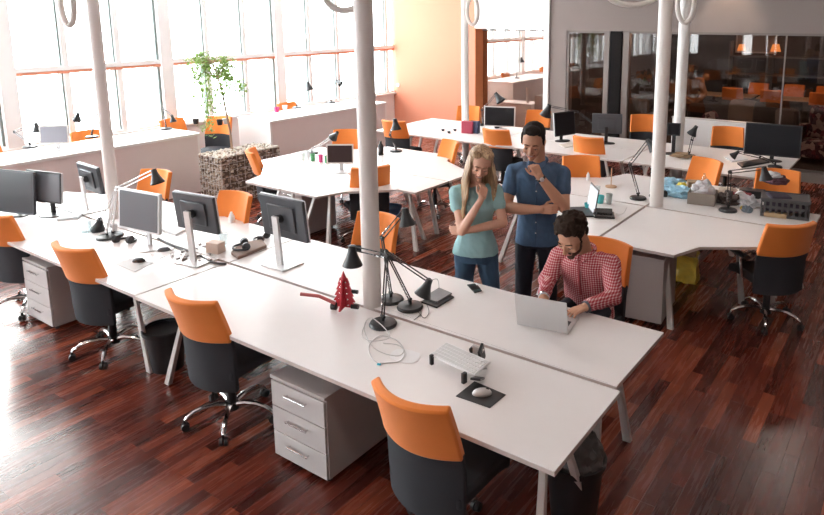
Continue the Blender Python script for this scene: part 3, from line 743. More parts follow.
# laptop on the desk
o = thing('laptop', 'open silver laptop seen from behind, in front of the seated man', 'laptop', (-1.855, 3.51, Z), math.radians(9.5))
base = MB().bb(-.17, .17, 0, .235, 0, .016).build('keyboard_deck', ALU, o, bev=.004)
MB().bb(-.145, .145, .05, .15, .016, .0175).build('keys', BLACK, base, smooth=0)
MB().bb(-.05, .05, .165, .225, .016, .0170).build('trackpad', SILVER, base, smooth=0)
T = Matrix.Translation((0, .0, .014)) @ Matrix.Rotation(math.radians(14), 4, 'X')
lid = MB().bb(-.17, .17, -.004, .004, 0, .225).rot(T).build('lid', ALU, o, bev=.004)
MB().bb(-.155, .155, .0045, .0055, .015, .215).rot(T).build('display', mat('lit_screen_grey', (.5, .55, .6), .3), lid, smooth=0)
# second laptop/phone terminal behind seated man
o = thing('laptop', 'open laptop seen edge-on on the desk behind the seated man', 'laptop', (-2.66, 6.02, Z), math.radians(128))
MB().bb(-.16, .16, 0, .22, 0, .016).build('keyboard_deck', BLACK, o, bev=.004)
T = Matrix.Translation((0, 0, .014)) @ Matrix.Rotation(math.radians(8), 4, 'X')
lid = MB().bb(-.16, .16, -.005, .005, 0, .26).rot(T).build('lid', BLACK, o, bev=.004)
MB().bb(-.148, .148, .0052, .0065, .015, .245).rot(T).build('display', mat('pale_lit_screen', (.55, .60, .66), .3), lid, smooth=0)
o = thing('desk_phone', 'black desk phone beside the edge-on laptop', 'phone', (-2.50, 5.98, Z), math.radians(25))
MB().prism([(-.1, -.09), (.1, -.09), (.1, .09), (-.1, .09)], 0, .025).box((0, .03, .04), (.16, .09, .02), rx=.3).build('phone_base', BLACKGLOSS, o, bev=.008)
MB().tube([(-.09, -.09, .05), (-.09, -.05, .065), (-.09, .05, .065), (-.09, .09, .05)], [.02, .014, .014, .02], 8).build('handset', BLACK, o)
slab('tablet', 'closed grey tablet on a black cover, right of the two lamps', 'tablet', q4((421, 303), (437, 308.5), (454, 298), (439, 291)), .012, BLACK)
slab('notebook', 'light grey notebook lying on the black tablet', 'notebook', q4((423, 300.5), (437, 305), (452, 296), (439, 290.5)), .012, mat('mid_grey_cover', (.22, .22, .23), .5), z=Z + .0125)
o = slab('smartphone', 'black smartphone lying on the desk in front of the blonde woman', 'phone', q4((467, 285.5), (474.5, 293.5), (482, 291.5), (475, 284.5)), .009, BLACKGLOSS)
MB().box((0, 0, .0095), (.07, .07, .001), rz=.9).build('phone_screen', SCREENB, o, smooth=0)
# pagoda holder
o = thing('pagoda_holder', 'red tiered pagoda-shaped desk ornament at the foot of the thick column', 'ornament', (-3.10, 3.03, Z), .35)
b = MB()
for k, (w, z0) in enumerate(((.085, .02), (.078, .06), (.068, .10), (.055, .14), (.042, .18))):
    for ax in (0, 1):
        f = [(-w, z0), (w, z0), (w * .62, z0 + .045), (-w * .62, z0 + .045)]
        vs = []
        for sy in (-.006, .006):
            vs.append([b.bm.verts.new((p[0], sy, p[1]) if ax == 0 else (sy, p[0], p[1])) for p in f])
        b.bm.faces.new(vs[0]); b.bm.faces.new(vs[1][::-1])
        for i in range(4): b.bm.faces.new((vs[0][i], vs[0][(i + 1) % 4], vs[1][(i + 1) % 4], vs[1][i]))
b.cone((0, 0, .22), (0, 0, .275), .022, .001, 8)
b.build('pagoda_tiers', RED, o, smooth=0)
b = MB()
for k in range(5):
    for sx in (-1, 1): b.ell(((.03 - .004 * k) * sx, -.012, .04 + .04 * k), (.010, .004, .006), 8)
b.build('silver_dots', CHROME, o)
MB().cone((-.085, -.02, .026), (-.05, -.02, .026), .026, .026, 16).build('tape_spool', BLACK, o)
MB().cone((.05, 0, .03), (.10, 0, .03), .017, .017, 16).build('tape_spool', BLACK, o)
MB().cone((.03, .02, .125), (.09, .02, .125), .014, .014, 12).build('tape_spool', BLACK, o)
MB().tube([(-.05, -.03, .05), (-.16, -.05, .10), (-.28, -.08, .115)], .012, 8).build('pink_handle', mat('dusty_red', (.5, .12, .12), .5), o)
# cable nest round the lamp base
def cable(label, px, r=.0028, m=PAPER, z=Z, wob=.0):
    pts = [at(*p[:2], z + r + (p[2] if len(p) > 2 else 0)) for p in px]
    # catmull-rom
    out = []
    P_ = [pts[0]] + pts + [pts[-1]]
    for i in range(1, len(P_) - 2):
        for k in range(6):
            t = k / 6; a, b_, c, d = P_[i - 1], P_[i], P_[i + 1], P_[i + 2]
            out.append(.5 * ((2 * b_) + (c - a) * t + (2 * a - 5 * b_ + 4 * c - d) * t * t + (3 * b_ - a - 3 * c + d) * t ** 3))
    out.append(pts[-1]); c0 = out[0].copy()
    return tag(MB().tube([p - c0 for p in out], r, 6).build('cable', m, loc=c0), label, 'cable')
GC = mat('grey_cable', (.55, .53, .52), .5)
cable('white cable coiled round the black lamp base, ending in a blue plug', [(366, 322), (362, 335, .01), (372, 341, .02), (390, 336, .05), (372, 318, .04), (364, 328), (374, 348), (396, 356), (404, 350), (396, 340), (380, 336), (369, 346), (372, 358), (379, 364)], m=GC)
cable('white cable loop lying on the near desk beside the paper', [(383, 343), (398, 345), (405, 352), (400, 361), (386, 363), (380, 363)], m=GC)
boxo('usb_plug', 'small turquoise plug at the end of the white cable', 'plug', at(379, 365, Z), (.022, .012, .009), mat('turq', (.02, .45, .6), .4), .3, .002)
cable('thin black cable looping beside the second lamp base', [(417, 310), (424, 318), (429, 312), (425, 302), (418, 303), (421, 313), (414, 320)], m=BLACK, r=.0022)
cable('thin cable arching above the closed tablet', [(430, 281), (437, 279, .03), (439, 287, .03), (437, 292, .0)], m=BLACK, r=.0018)
cable('grey cable trough strip between the two nearest desks', [(392, 311), (430, 325), (470, 338), (505, 350), (540, 362), (608, 384)], m=BLACK, r=.006, z=Z - .012)
cable('pale blue cable arching by the rightmost monitor base', [(262, 262), (272, 254, .03), (288, 252, .03), (297, 258, .02), (292, 266), (270, 264)], m=mat('pale_blue_cable', (.5, .62, .66), .5), r=.0025)
cable('dark cable bundle between the left desks', [(158, 238), (170, 244), (196, 254), (212, 262), (226, 264)], m=mat('dark_cable', (.06, .05, .05), .5), r=.010)
# paper scraps
b = MB()
vs = []; N = 12; c = at(405, 356, Z)
for k in range(N): a = 2 * PI * k / N; r = .075 * (1 + .3 * noise.noise(Vector((k * 1.7, 3, 0)))); vs.append((r * 1.35 * math.cos(a), r * math.sin(a)))
tag(b.prism(vs, 0, .0015).build('paper_scrap', PAPER, smooth=0, loc=c), 'torn white paper scrap on the near desk beside the cable', 'paper')
# folding keyboard on stand
o = thing('keyboard', 'white keyboard resting on a black folding stand on the near desk', 'keyboard', at(462, 370, Z), math.radians(-8))
T = Matrix.Translation((0, 0, .055)) @ Matrix.Rotation(math.radians(10), 4, 'X')
kb = MB().bb(-.19, .15, -.065, .075, 0, .010).rot(T).build('keyboard_body', PAPER, o, bev=.004)
b = MB()
for r in range(5):
    for c_ in range(15): b.bb(-.18 + c_ * .0215, -.18 + c_ * .0215 + .017, -.055 + r * .025, -.055 + r * .025 + .019, .010, .0135)
b.rot(T).build('keys', mat('pale_key', (.70, .70, .70), .5), kb, smooth=0)
for c_, sz, kw in (((-.17, -.07, .03), (.02, .02, .06), {}), ((.0, .10, .055), (.014, .045, .11), dict(rx=.3)), ((.045, .115, .065), (.016, .07, .11), dict(rx=.4, rz=.4)), ((.10, -.09, .03), (.02, .03, .06), {}), ((.17, -.06, .04), (.055, .12, .012), dict(rx=-.45, rz=.5))):
    MB().box(c_, sz, **kw).build('stand_leg', BLACK, o, bev=.003)
MB().box((.02, .10, .08), (.07, .02, .06), rz=.5, ry=.4).box((.12, .0, .055), (.10, .012, .012), rz=.8).build('stand_hinge', ALU, o, bev=.003)
slab('mouse_pad', 'black mouse pad on the near desk', 'mouse pad', q4((455.5, 396.5), (490, 408.5), (506, 395), (474.5, 381.5)), .003, BLACK)
def mouse(label, c, rz, m, z=Z):
    o = thing('computer_mouse', label, 'mouse', (c[0], c[1], z), rz)
    MB().ell((0, 0, .004), (.030, .052, .028), 18).build('mouse_shell', m, o)
    MB().ell((0, .025, .022), (.004, .012, .010), 10).build('scroll_wheel', BLACK, o)
mouse('silver and black mouse on the black mouse pad', at(482, 394, Z + .003), -.9, ALU, Z + .0035)
slab('mouse_pad', 'pale grey mouse pad in front of the grey-screened monitor', 'mouse pad', q4((115, 264), (135, 272), (153, 263), (133, 257)), .003, mat('pale_grey_pad', (.62, .62, .62), .6))
mouse('black mouse on the pale grey pad at left', at(139, 262, Z), -.9, BLACK, Z + .0035)
slab('mouse_pad', 'white mouse pad behind the silver monitor base at left', 'mouse pad', q4((146, 252), (160, 259), (176, 252), (162, 246)), .003, PAPER)
mouse('dark mouse on the white pad, beside the monitor arm', at(164, 251, Z), -.7, DGREY, Z + .0035)
# cups, headphones, bottles
def cup(name, label, cat, c, r, h, m, z=Z, prof=None, group=None):
    o = MB().lathe(prof or [(r * .75, 0), (r, h), (r - .004, h), (r * .72, .006), (.001, .006)], seg=20).build(name, m, loc=(c[0], c[1], z))
    return tag(o, label, cat, group)
cup('plastic_cup', 'clear plastic tub beside the left black lamp', 'cup', at(86, 232), .06, .11, CUPGLASS)
cup('desk_fan_pot', 'small grey round pot beside the lamps at left', 'pot', at(114, 231), .035, .06, SILVER)
cup('water_glass', 'clear water glass before the silver monitor arm at centre left', 'cup', at(224, 246), .04, .12, CUPGLASS)
boxo('paper_box', 'small beige box between the monitors on the left bench', 'box', at(216, 252, Z), (.13, .09, .09), mat('beige_card', (.62, .48, .40), .7), .2)
o = slab('padded_tray', 'brown padded laptop tray under the headset', 'tray', q4((231, 255), (238, 260), (267, 248), (262, 242), (240, 246)), .03, mat('taupe_cushion', (.30, .22, .19), .8), bev=.008)
def headset(label, c, z, rz, s=1, m=BLACK):
    o = thing('headphones', label, 'headphones', (c[0], c[1], z), rz)
    pts = [(.08 * s * math.cos(a), .08 * s * math.sin(a), .01) for a in [PI * k / 12 for k in range(-1, 14)]]
    MB().tube(pts, .009 * s, 8).build('headband', m, o)
    for sx in (-1, 1): MB().cone((sx * .075 * s, -.02, .03 * s), (sx * .045 * s, -.02, .03 * s), .034 * s, .03 * s, 16).build('ear_cup', m, o)
headset('black headset with teal ear cups lying on the brown tray', at(243, 248, Z + .03), Z + .031, 2.6, 1.0, DGREY)
headset('black headphones heaped beside the grey-screened monitor', at(125, 242, Z), Z, .4, 1.1)
headset('black headphones on the desk just right of the brown tray', at(262, 240, Z), Z, 2.0, .9)
cup('white_cone', 'small white bottle before the middle orange chair', 'bottle', at(232, 222), .03, .10, PAPER, prof=[(.03, 0), (.03, .05), (.01, .10), (.001, .105)])
slab('document', 'stack of white papers on the far left desk', 'paper', q4((57, 221), (78, 219), (84, 214), (62, 215)), .02, mat('bluish_paper', (.6, .66, .70), .7))
slab('ruler', 'long thin silver strip lying on the left desk', 'ruler', q4((61, 207), (83, 214), (84, 216), (59, 209)), .012, ALU)
slab('envelope', 'loose white tray with small parts near the dark cable bundle', 'tray', q4((158, 229), (176, 236), (188, 230), (170, 224)), .02, PAPER)
b = MB(); random.seed(5)
for k in range(26):
    p = at(random.uniform(172, 212), random.uniform(247, 262), Z) ; b.box((p.x + 4.8, p.y - 3, random.uniform(.006, .03)), (random.uniform(.015, .05), random.uniform(.01, .03), random.uniform(.008, .02)), rz=random.random() * 3, rx=random.uniform(-.4, .4))
tag(b.build('small_parts', mat('mixed_grey_bits', (.38, .34, .33), .4, .3, var=.8, scale=40), bev=.002, loc=(-4.8, 3, Z)), 'heap of small plugs and adapters at the middle monitor arm', 'small parts', kind='stuff')
# middle cluster bits
GP = 'small pots on the middle cluster'
for px, py, m, lb in ((308, 158, CLEARW, 'clear pot'), (313, 161, GREEN, 'green pot'), (321, 162, PINK, 'magenta pot'), (327, 163, GREEN, 'dark green pot'), (303, 160, CLEARW, 'frosted bottle')):
    cup('pen_pot', lb + ' in the row beside the small dark monitor', 'pot', at(px, py), .035, .10, m, group=GP)
cup('water_bottle', 'dark bottle beside the thick column on the middle cluster', 'bottle', at(381, 155), .04, .2, BLACK, prof=[(.04, 0), (.04, .13), (.015, .17), (.015, .2), (.001, .2)])
slab('tray', 'pale pink tray of bits before the small dark monitor', 'tray', q4((348, 174), (356, 178), (364, 174), (355, 170)), .02, mat('blush', (.7, .5, .45), .7))
# rear bench bits
boxo('cereal_carton', 'red and blue carton standing at the slim column base', 'box', at(468, 133, Z), (.20, .10, .20), mat('red_carton', (.42, .05, .09), .5), .2)
boxo('cereal_carton', 'dark blue carton right of the red one at the slim column base', 'box', at(474.5, 133, Z), (.16, .11, .20), mat('navy_carton', (.05, .07, .15), .5), .2)
for k, (px, py) in enumerate(((443, 131), (449, 133), (455, 131))):
    cup('small_cup', 'small dark cup on the white desk before the orange wall, %s' % ('left of three', 'middle of three', 'right of three')[k], 'cup', at(px, py), .03, .03, DGREY)
cup('small_bowl', 'dark low bowl before the pale framed screen', 'bowl', at(497, 129), .05, .05, BLACK)
slab('keyboard', 'black keyboard on the rear bench before the papers', 'keyboard', q4((737, 164), (742, 168), (770, 163), (764, 159)), .02, BLACK)
slab('document', 'white papers on the rear bench left of the big black screen', 'paper', q4((724, 157), (732, 162), (748, 160), (741, 155)), .015, PAPER)
b = MB(); random.seed(9)
for k in range(5): b.box((random.uniform(-.12, .12), random.uniform(-.04, .04), .012 + .012 * k), (.17, .12, .01), rz=random.uniform(-.5, .5))
tag(b.build('papers', CARD, loc=at(678, 157, Z)), 'untidy papers beside the white rear column', 'paper')
slab('document', 'papers on the bench just right of the standing man', 'paper', q4((559, 145), (565, 148), (578, 146), (571, 143)), .01, mat('cream_paper', (.7, .62, .55), .7))
# corner desk left of column
cup('plastic_cup', 'teal cup on the desk behind the seated man, left one', 'cup', at(588, 209), .04, .06, TEAL)
cup('plastic_cup', 'teal cup on the desk behind the seated man, right one', 'cup', at(600, 203), .045, .08, TEAL)
cup('drinking_glass', 'clear glass with grey drink beside the teal cups', 'cup', at(609, 204), .035, .11, mat('murky_glass', (.35, .38, .36), .3))
cup('drinking_glass', 'empty clear glass behind the teal cups', 'cup', at(597, 195), .035, .1, CUPGLASS)
cup('paper_towel_holder', 'thin white stand with round wooden foot behind the teal cups', 'holder', at(611, 187), .06, .22, OAK, prof=[(.065, 0), (.065, .012), (.006, .014), (.006, .22), (.001, .22)])
cup('small_bottle', 'small white bottle in front of the orange chair by the standing man', 'bottle', at(588, 180), .02, .10, PAPER, prof=[(.02, 0), (.02, .06), (.007, .09), (.001, .10)])
cable('thin curved wire on the desk behind the seated man', [(600, 214), (610, 212), (622, 214), (627, 207)], m=GC, r=.002)
headset('black headphones leaning behind the cream column', at(658, 197, Z), Z, 1.0, 1.1)
# clutter desk
o = thing('storage_crate', 'dark grey slatted storage crate full of things on the cluttered desk', 'crate', (-1.05, 7.02, Z), math.radians(10))
w, d, h = .42, .30, .185; b = MB()
for sx in (-1, 1):
    b.bb(sx * w / 2 - .006, sx * w / 2 + .006, -d / 2, d / 2, 0, h)
b.bb(-w / 2, w / 2, -d / 2, d / 2, 0, .01)
for sy in (-1, 1):
    b.bb(-w / 2, w / 2, sy * d / 2 - .006, sy * d / 2 + .006, 0, .03); b.bb(-w / 2, w / 2, sy * d / 2 - .006, sy * d / 2 + .006, .085, .11); b.bb(-w / 2, w / 2, sy * d / 2 - .006, sy * d / 2 + .006, .15, h)
    for k in range(8): b.box((-w / 2 + .03 + k * .052, sy * d / 2, h / 2), (.022, .010, h))
b.bb(-w / 2 - .012, w / 2 + .012, -d / 2 - .012, d / 2 + .012, h - .018, h - .008)
b.bb(-w / 2, w / 2, -d / 2 + .01, d / 2 - .01, .01, .03)
b.build('crate_body', mat('dark_grey_crate', (.07, .07, .075), .5), o, bev=.002, smooth=0)

tag(MB().box((0, 0, .06), (.34, .22, .10)).box((-.06, 0, .13), (.2, .2, .06), rz=.3).build('folded_jacket', mat('dark_jacket', (.04, .03, .05), .8), bev=.02, loc=(-1.05, 7.02, Z + .035), rz=.17), 'dark folded things inside the slatted crate', 'clothes')
def blob(name, label, cat, c, r, m, seed, z=Z, sub=4, amp=.3, kind=None):
    b = MB(); bmesh.ops.create_icosphere(b.bm, subdivisions=sub, radius=1)
    for v in b.bm.verts:
        n = noise.noise(v.co * 2.2 + Vector((seed, 0, 0))) * amp + noise.noise(v.co * 6 + Vector((seed, 5, 0))) * amp * .5
        v.co = Vector((v.co.x * r[0], v.co.y * r[1], max(v.co.z, -.55) * r[2] + r[2] * .55)) * (1 + n)
        v.co.z = max(v.co.z, 0)
    return tag(b.build(name, m, loc=(c[0], c[1], z)), label, cat, kind=kind)
blob('cloth_bundle', 'purple and orange cloth bundle on top of the slatted crate', 'cloth', at(775, 182, Z + .2), (.12, .09, .06), mat('plum_cloth', (.14, .06, .08), .8, var=.8, scale=14), 3, Z + .185)
blob('white_cloth', 'pale cloth lying over the bundle on the crate', 'cloth', at(772, 178, Z + .25), (.09, .06, .035), PALEBAG, 5, Z + .26)
o = thing('cardboard_box', 'open grey cardboard box with plastic bag in it on the cluttered desk', 'box', (-1.84, 7.0, Z), math.radians(8))
b = MB(); w, d, h = .27, .24, .125
b.bb(-w / 2, w / 2, -d / 2, -d / 2 + .006, 0, h).bb(-w / 2, w / 2, d / 2 - .006, d / 2, 0, h).bb(-w / 2, -w / 2 + .006, -d / 2, d / 2, 0, h).bb(w / 2 - .006, w / 2, -d / 2, d / 2, 0, h).bb(-w / 2, w / 2, -d / 2, d / 2, 0, .006)
b.build('box_body', GREYBOX, o, smooth=0)
blob('plastic_bag', 'crumpled pale plastic bag stuffed in the grey box', 'bag', (-1.84, 7.02), (.12, .10, .11), PALEBAG, 8, Z + .06, amp=.25)
boxo('kraft_box', 'brown kraft box behind the grey box', 'box', (-1.98, 7.25, Z), (.18, .12, .16), CARD, .4)
blob('paper_pile', 'light blue crumpled papers left of the grey box', 'paper', at(680, 196, Z), (.16, .12, .07), LBLUE, 11, amp=.35)
blob('paper_pile', 'light blue and white wrapping beside the cream column', 'paper', at(672, 187, Z), (.14, .14, .06), LBLUE, 14, amp=.35)
blob('red_pouch', 'small red pouch on the desk edge left of the grey box', 'pouch', at(673, 195, Z), (.035, .03, .03), mat('bright_red', (.6, .03, .03), .5), 2)
blob('yellow_pouch', 'small yellow pouch on top of the blue papers', 'pouch', at(682, 187, Z + .06), (.05, .04, .025), mat('lemon', (.7, .6, .08), .5), 6, Z + .07)
o = thing('tape_roll', 'white round tape roll on the cluttered desk', 'tape', at(740, 201, Z), .6)
Rm = Matrix.Rotation(PI / 2, 4, 'X')
MB().lathe([(.022, -.02), (.055, -.02), (.055, .02), (.022, .02), (.022, -.02)], (0, 0, .055), 24, Rm).build('tape', PAPER, o)
MB().lathe([(.014, -.021), (.022, -.021), (.022, .021), (.014, .021)], (0, 0, .055), 20, Rm).build('tape_core', BLUE, o)
cup('water_bottle', 'clear blue-capped water bottle standing behind the grey box', 'bottle', (-1.97, 7.52), .033, .2, CUPGLASS, prof=[(.033, 0), (.033, .13), (.012, .17), (.012, .19), (.001, .19)])
blob('cable_pile', 'pile of dark cables and gadgets behind the clutter lamp', 'cables', (-1.62, 7.15), (.14, .14, .06), mat('dark_mixed', (.06, .04, .035), .6, var=.9, scale=25), 21, amp=.5, kind='stuff')
blob('foil_pack', 'crumpled white foil packaging right of the clutter lamp', 'packaging', (-1.40, 7.12), (.10, .09, .07), PALEBAG, 24, amp=.45)
blob('red_cloth', 'dark red wrapped item behind the tape roll', 'packaging', (-1.52, 7.35), (.12, .07, .05), mat('dark_red_wrap', (.25, .03, .04), .6), 31, amp=.3)
blob('cream_cloth', 'cream coloured cloth behind the grey box', 'cloth', (-1.68, 7.42), (.11, .08, .055), mat('cream_wrap', (.6, .5, .42), .7), 33, amp=.4)
blob('grey_pouch', 'grey blue pouch at the front edge of the cluttered desk', 'pouch', at(747, 212, Z), (.05, .04, .04), mat('grey_blue', (.15, .19, .23), .6), 35)
blob('yellow_toy', 'small yellow item at the front edge of cluttered desk', 'toy', at(742, 209, Z), (.022, .02, .02), YELLOW, 37)
boxo('cardboard_strip', 'flat brown cardboard piece in front of the slatted crate', 'cardboard', at(775, 217, Z), (.20, .06, .045), mat('tan_card', (.42, .30, .17), .8), .15)
boxo('computer_case', 'small dark computer box behind the right clutter', 'box', (-1.45, 7.48, Z), (.25, .14, .09), BLACK, .1)
# under-desk dark item below rear bench
blob('handbag', 'dark red bag on the floor between the standing man and woman, far behind', 'bag', (-4.9, 8.9), (.2, .16, .16), mat('dark_red_bag', (.2, .03, .03), .6), 41, z=0)

# window counter bits
for k, (px, py, m) in enumerate(((220, 125, BLACK), (226, 124, SILVER), (285, 110, SILVER), (277, 112, PINK), (196, 124, BLACK))):
    cup('counter_pot', ('black pot on the counter end near planter', 'grey pot behind the planter tree', 'grey tub on the right window counter', 'pink tub on the right window counter', 'black tub on the counter left of planter tree')[k], 'pot', at(px, py, .915), .05, .09, m, z=.9155)

# ------------------------------------------------------------------ lounge behind the glass
def sofa(label, x0, x1, y):
    o = thing('sofa', label, 'sofa', ((x0 + x1) / 2, y, 0)); w = (x1 - x0) / 2
    MB().bb(-w, w, -.1, .12, .12, .93).build('backrest', SOFA, o, bev=.05)
    MB().bb(-w + .1, w - .1, .1, .75, .12, .44).build('seat', SOFA, o, bev=.05)
    for sx in (-1, 1):
        MB().bb(sx * w - .09, sx * w + .09, -.1, .75, .12, .62).build('armrest', SOFA, o, bev=.04)
        MB().cone((sx * (w - .1), 0, 0), (sx * (w - .1), 0, .12), .025, .025, 8).build('leg', BLACK, o)
sofa('dark low sofa behind the glass partition', -3.9, -1.9, 13.45)
def cushion(label, x, y, z, m, s=.24, rz=0, rx=-.25):
    b = MB(); bmesh.ops.create_uvsphere(b.bm, u_segments=24, v_segments=16, radius=1)
    for v in b.bm.verts:
        c = v.co; f = lambda t: math.copysign(abs(t) ** .45, t)
        v.co = Vector((f(c.x) * s, c.y * .08 * (1 - .3 * abs(c.x * c.z)), f(c.z) * s * .85))
    b.rot(Matrix.Rotation(rz, 4, 'Z') @ Matrix.Rotation(rx, 4, 'X'))
    tag(b.build('cushion', m, loc=(x, y, z)), label, 'cushion', 'cushions on the dark sofa')
cushion('tan square cushion on the sofa behind the glass', -2.84, 13.27, .86, CUSH, .27)
cushion('dark cushion on the sofa, right of the tan one', -2.42, 13.27, .85, SOFA, .26, .1)
cushion('pale grey cushion at the right end of the sofa', -2.08, 13.27, .82, mat('dim_grey', (.16, .13, .12), .9), .2, .3)
TL = mat('lounge_table_top', (.62, .45, .30), .5)
def lounge_table(label, x, y):
    o = thing('meeting_table', label, 'table', (x, y, 0))
    MB().bb(-.8, .8, -.35, .35, .71, .74).build('tabletop', TL, o, bev=.004)
    for sx in (-1, 1):
        for sy in (-1, 1): MB().cone((sx * .72, sy * .28, 0), (sx * .72, sy * .28, .71), .022, .022, 8).build('leg', BLACK, o)
for k, x in enumerate((-4.2, -2.5, -.8)): lounge_table(('light topped table in the lounge, nearest the man in tan', 'light topped table in the lounge, middle one', 'light topped table in the lounge, right one')[k], x, 17.0)
for k, (x, y, f) in enumerate(((-3.45, 17.75, -90), (-2.65, 17.8, -95), (-1.95, 17.75, -90), (-1.0, 17.8, -90), (-3.75, 16.2, 90), (-2.9, 16.15, 90), (-1.9, 16.2, 92))):
    c = chair(x, y, f, ('orange-backed chair at the lounge tables behind glass, %s' % ('far side, leftmost', 'far side, second from left', 'far side, third from left', 'far side, rightmost', 'near side, leftmost', 'near side, middle', 'near side, rightmost')[k]))
# patterned bean bag and armchair
blob('bean_bag', 'rounded patterned pouf behind the low white screen', 'pouf', (-3.33, 12.93), (.26, .24, .56), PATTERN, 51, z=0, amp=.08)
o = thing('armchair', 'patterned upholstered armchair at the right edge behind the glass', 'armchair', (-1.50, 13.45, 0), math.radians(-20))
MB().bb(-.40, .40, -.35, .35, .12, .42).build('seat', PATTERN, o, bev=.06, segs=4)
MB().bb(-.42, .42, .25, .48, .15, 1.0).build('backrest', PATTERN, o, bev=.09, segs=4)
for sx in (-1, 1):
    MB().bb(sx * .46 - .09, sx * .46 + .09, -.33, .45, .12, .64).build('armrest', PATTERN, o, bev=.06, segs=4)
    for sy in (-.28, .38): MB().cone((sx * .38, sy, 0), (sx * .38, sy, .12), .02, .025, 8).build('leg', BLACK, o)
# shelves with lamps seen in the lounge
sh = thing('bookcase', 'long dark shelf on the back wall of the lounge', 'shelf', (-2.9, 20.28, 0))
MB().bb(-1.9, 2.8, -.16, .2, 1.45, 1.49).build('shelf_board', FRG, sh, smooth=0)
MB().bb(-1.9, 2.8, -.16, .2, .95, .99).bb(-1.9, -1.86, -.16, .2, 0, 1.9).bb(2.76, 2.8, -.16, .2, 0, 1.9).build('shelf_frame', FRG, sh, smooth=0)
AMB = bpy.data.materials.new('amber_lamp_glow'); AMB.use_nodes = True
bs = AMB.node_tree.nodes['Principled BSDF']; bs.inputs['Base Color'].default_value = (.8, .3, .06, 1); bs.inputs['Emission Color'].default_value = (1, .38, .10, 1); bs.inputs['Emission Strength'].default_value = 1.0
for k, (x, r) in enumerate(((-4.5, .12), (-3.6, .14), (-1.9, .16), (-1.3, .13), (-.5, .17))):
    t = thing('table_lamp', 'small amber table lamp on the lounge shelf, %s' % ('leftmost', 'second from left', 'middle', 'fourth from left', 'rightmost')[k], 'lamp', (x, 20.28, 1.49), 0, 'amber lamps on the lounge shelf')
    MB().lathe([(.06, 0), (.06, .02), (.015, .03), (.015, .16), (.001, .16)], seg=16).build('lamp_base', BLACK, t)
    MB().lathe([(r * .6, .16 + r * 1.3), (r, .14), (r - .005, .14), (r * .58, .16 + r * 1.25)], seg=20).build('lamp_shade', AMB, t)
PAL = mat('framed_print_grey', (.32, .28, .26), .6)
for k, x in enumerate((-4.15, -1.0)):
    t = thing('picture_frame', ('pale framed panel on the lounge wall, left one', 'white rectangular frame on the lounge wall, right one')[k], 'picture', (x, 20.45, 1.85))
    w, h = (.55, .5) if k == 0 else (.42, .35)
    MB().bb(-w, w, 0, .03, -h / 2 - .0, h / 2).build('picture', PAL if k == 0 else DARKWALL, t, smooth=0)
    MB().bb(-w, w, -.02, .03, h / 2, h / 2 + .04).bb(-w, w, -.02, .03, -h / 2 - .04, -h / 2).bb(-w, -w + .04, -.02, .03, -h / 2, h / 2).bb(w - .04, w, -.02, .03, -h / 2, h / 2).build('frame', LEGM, t, smooth=0)
o = thing('lounge_chair', 'beige upholstered cube chair behind the dark door', 'armchair', (-5.15, 13.6, 0), .2)
MB().bb(-.32, .32, -.3, .3, .1, .45).build('seat', CUSH, o, bev=.05); MB().bb(-.32, .32, .2, .38, .1, .88).build('backrest', CUSH, o, bev=.06)
for sx in (-1, 1):
    for sy in (-1, 1): MB().cone((sx * .25, sy * .22, 0), (sx * .25, sy * .22, .1), .02, .02, 8).build('leg', BLACK, o)

# room beyond the doorway
boxo('filing_cabinet', 'taupe cabinet standing in the room beyond the doorway', 'cabinet', (-6.98, 13.6, 0), (.75, .5, .86), mat('taupe_cabinet', (.42, .34, .31), .6), 0, .006)
boxo('white_sideboard', 'low white cabinet in the room beyond the doorway', 'cabinet', (-8.0, 13.8, 0), (.9, .5, .62), WHITE, 0, .006)
cup('glass_vase', 'slim white vase on the low cabinet beyond the doorway', 'vase', (-7.75, 13.75), .05, .36, LEGM, z=.6205)
chair(-10.4, 15.6, 0, 'orange-backed chair behind the nearer counter beyond the doorway')
chair(-10.4, 16.9, 5, 'orange-backed chair at the far end of the nearer counter beyond doorway')
chair(-10.4, 19.3, -5, 'orange-backed chair behind the farther counter beyond the doorway')
lamp('black lamp on the counter beyond the doorway', (-9.5, 16.2), (-9.55, 16.3, 1.25), (-9.3, 16.1, 1.5), (0.2, 0, -1), bz=.915, shade=.07)

# switch on orange wall
o = thing('wall_thermostat', 'small round white switch on the orange wall', 'switch', (PY(398, 85, YB - .012).x, YB - .012, PY(398, 85, YB - .012).z))
MB().lathe([(.035, -.012), (.045, -.012), (.045, .01), (.001, .016)], (0, 0, 0), 20, Matrix.Rotation(PI / 2, 4, 'X')).build('switch_body', PAPER, o)

# ------------------------------------------------------------------ people
def V(*a): return Vector(a)
def remesh(mb, voxel, name, m, parent, it=2, smooth=180, disp=None):
    bmesh.ops.recalc_face_normals(mb.bm, faces=mb.bm.faces[:])
    me = bpy.data.meshes.new('tmp'); mb.bm.to_mesh(me); mb.bm.free()
    t = bpy.data.objects.new('tmp', me); col.objects.link(t)
    r = t.modifiers.new('r', 'REMESH'); r.mode = 'VOXEL'; r.voxel_size = voxel
    s = t.modifiers.new('s', 'SMOOTH'); s.iterations = it; s.factor = .5
    dg = bpy.context.evaluated_depsgraph_get()
    me2 = bpy.data.meshes.new_from_object(t.evaluated_get(dg), depsgraph=dg)
    bpy.data.objects.remove(t); bpy.data.meshes.remove(me)
    if disp:
        me2.update(); nrm = [v.normal.copy() for v in me2.vertices]
        for v, n in zip(me2.vertices, nrm): v.co += n * disp(v.co, n)
    me2.materials.clear(); me2.materials.append(m); me2.name = name
    me2.polygons.foreach_set('use_smooth', [True] * len(me2.polygons))
    o = bpy.data.objects.new(name, me2); col.objects.link(o)
    if parent: o.parent = parent
    return o
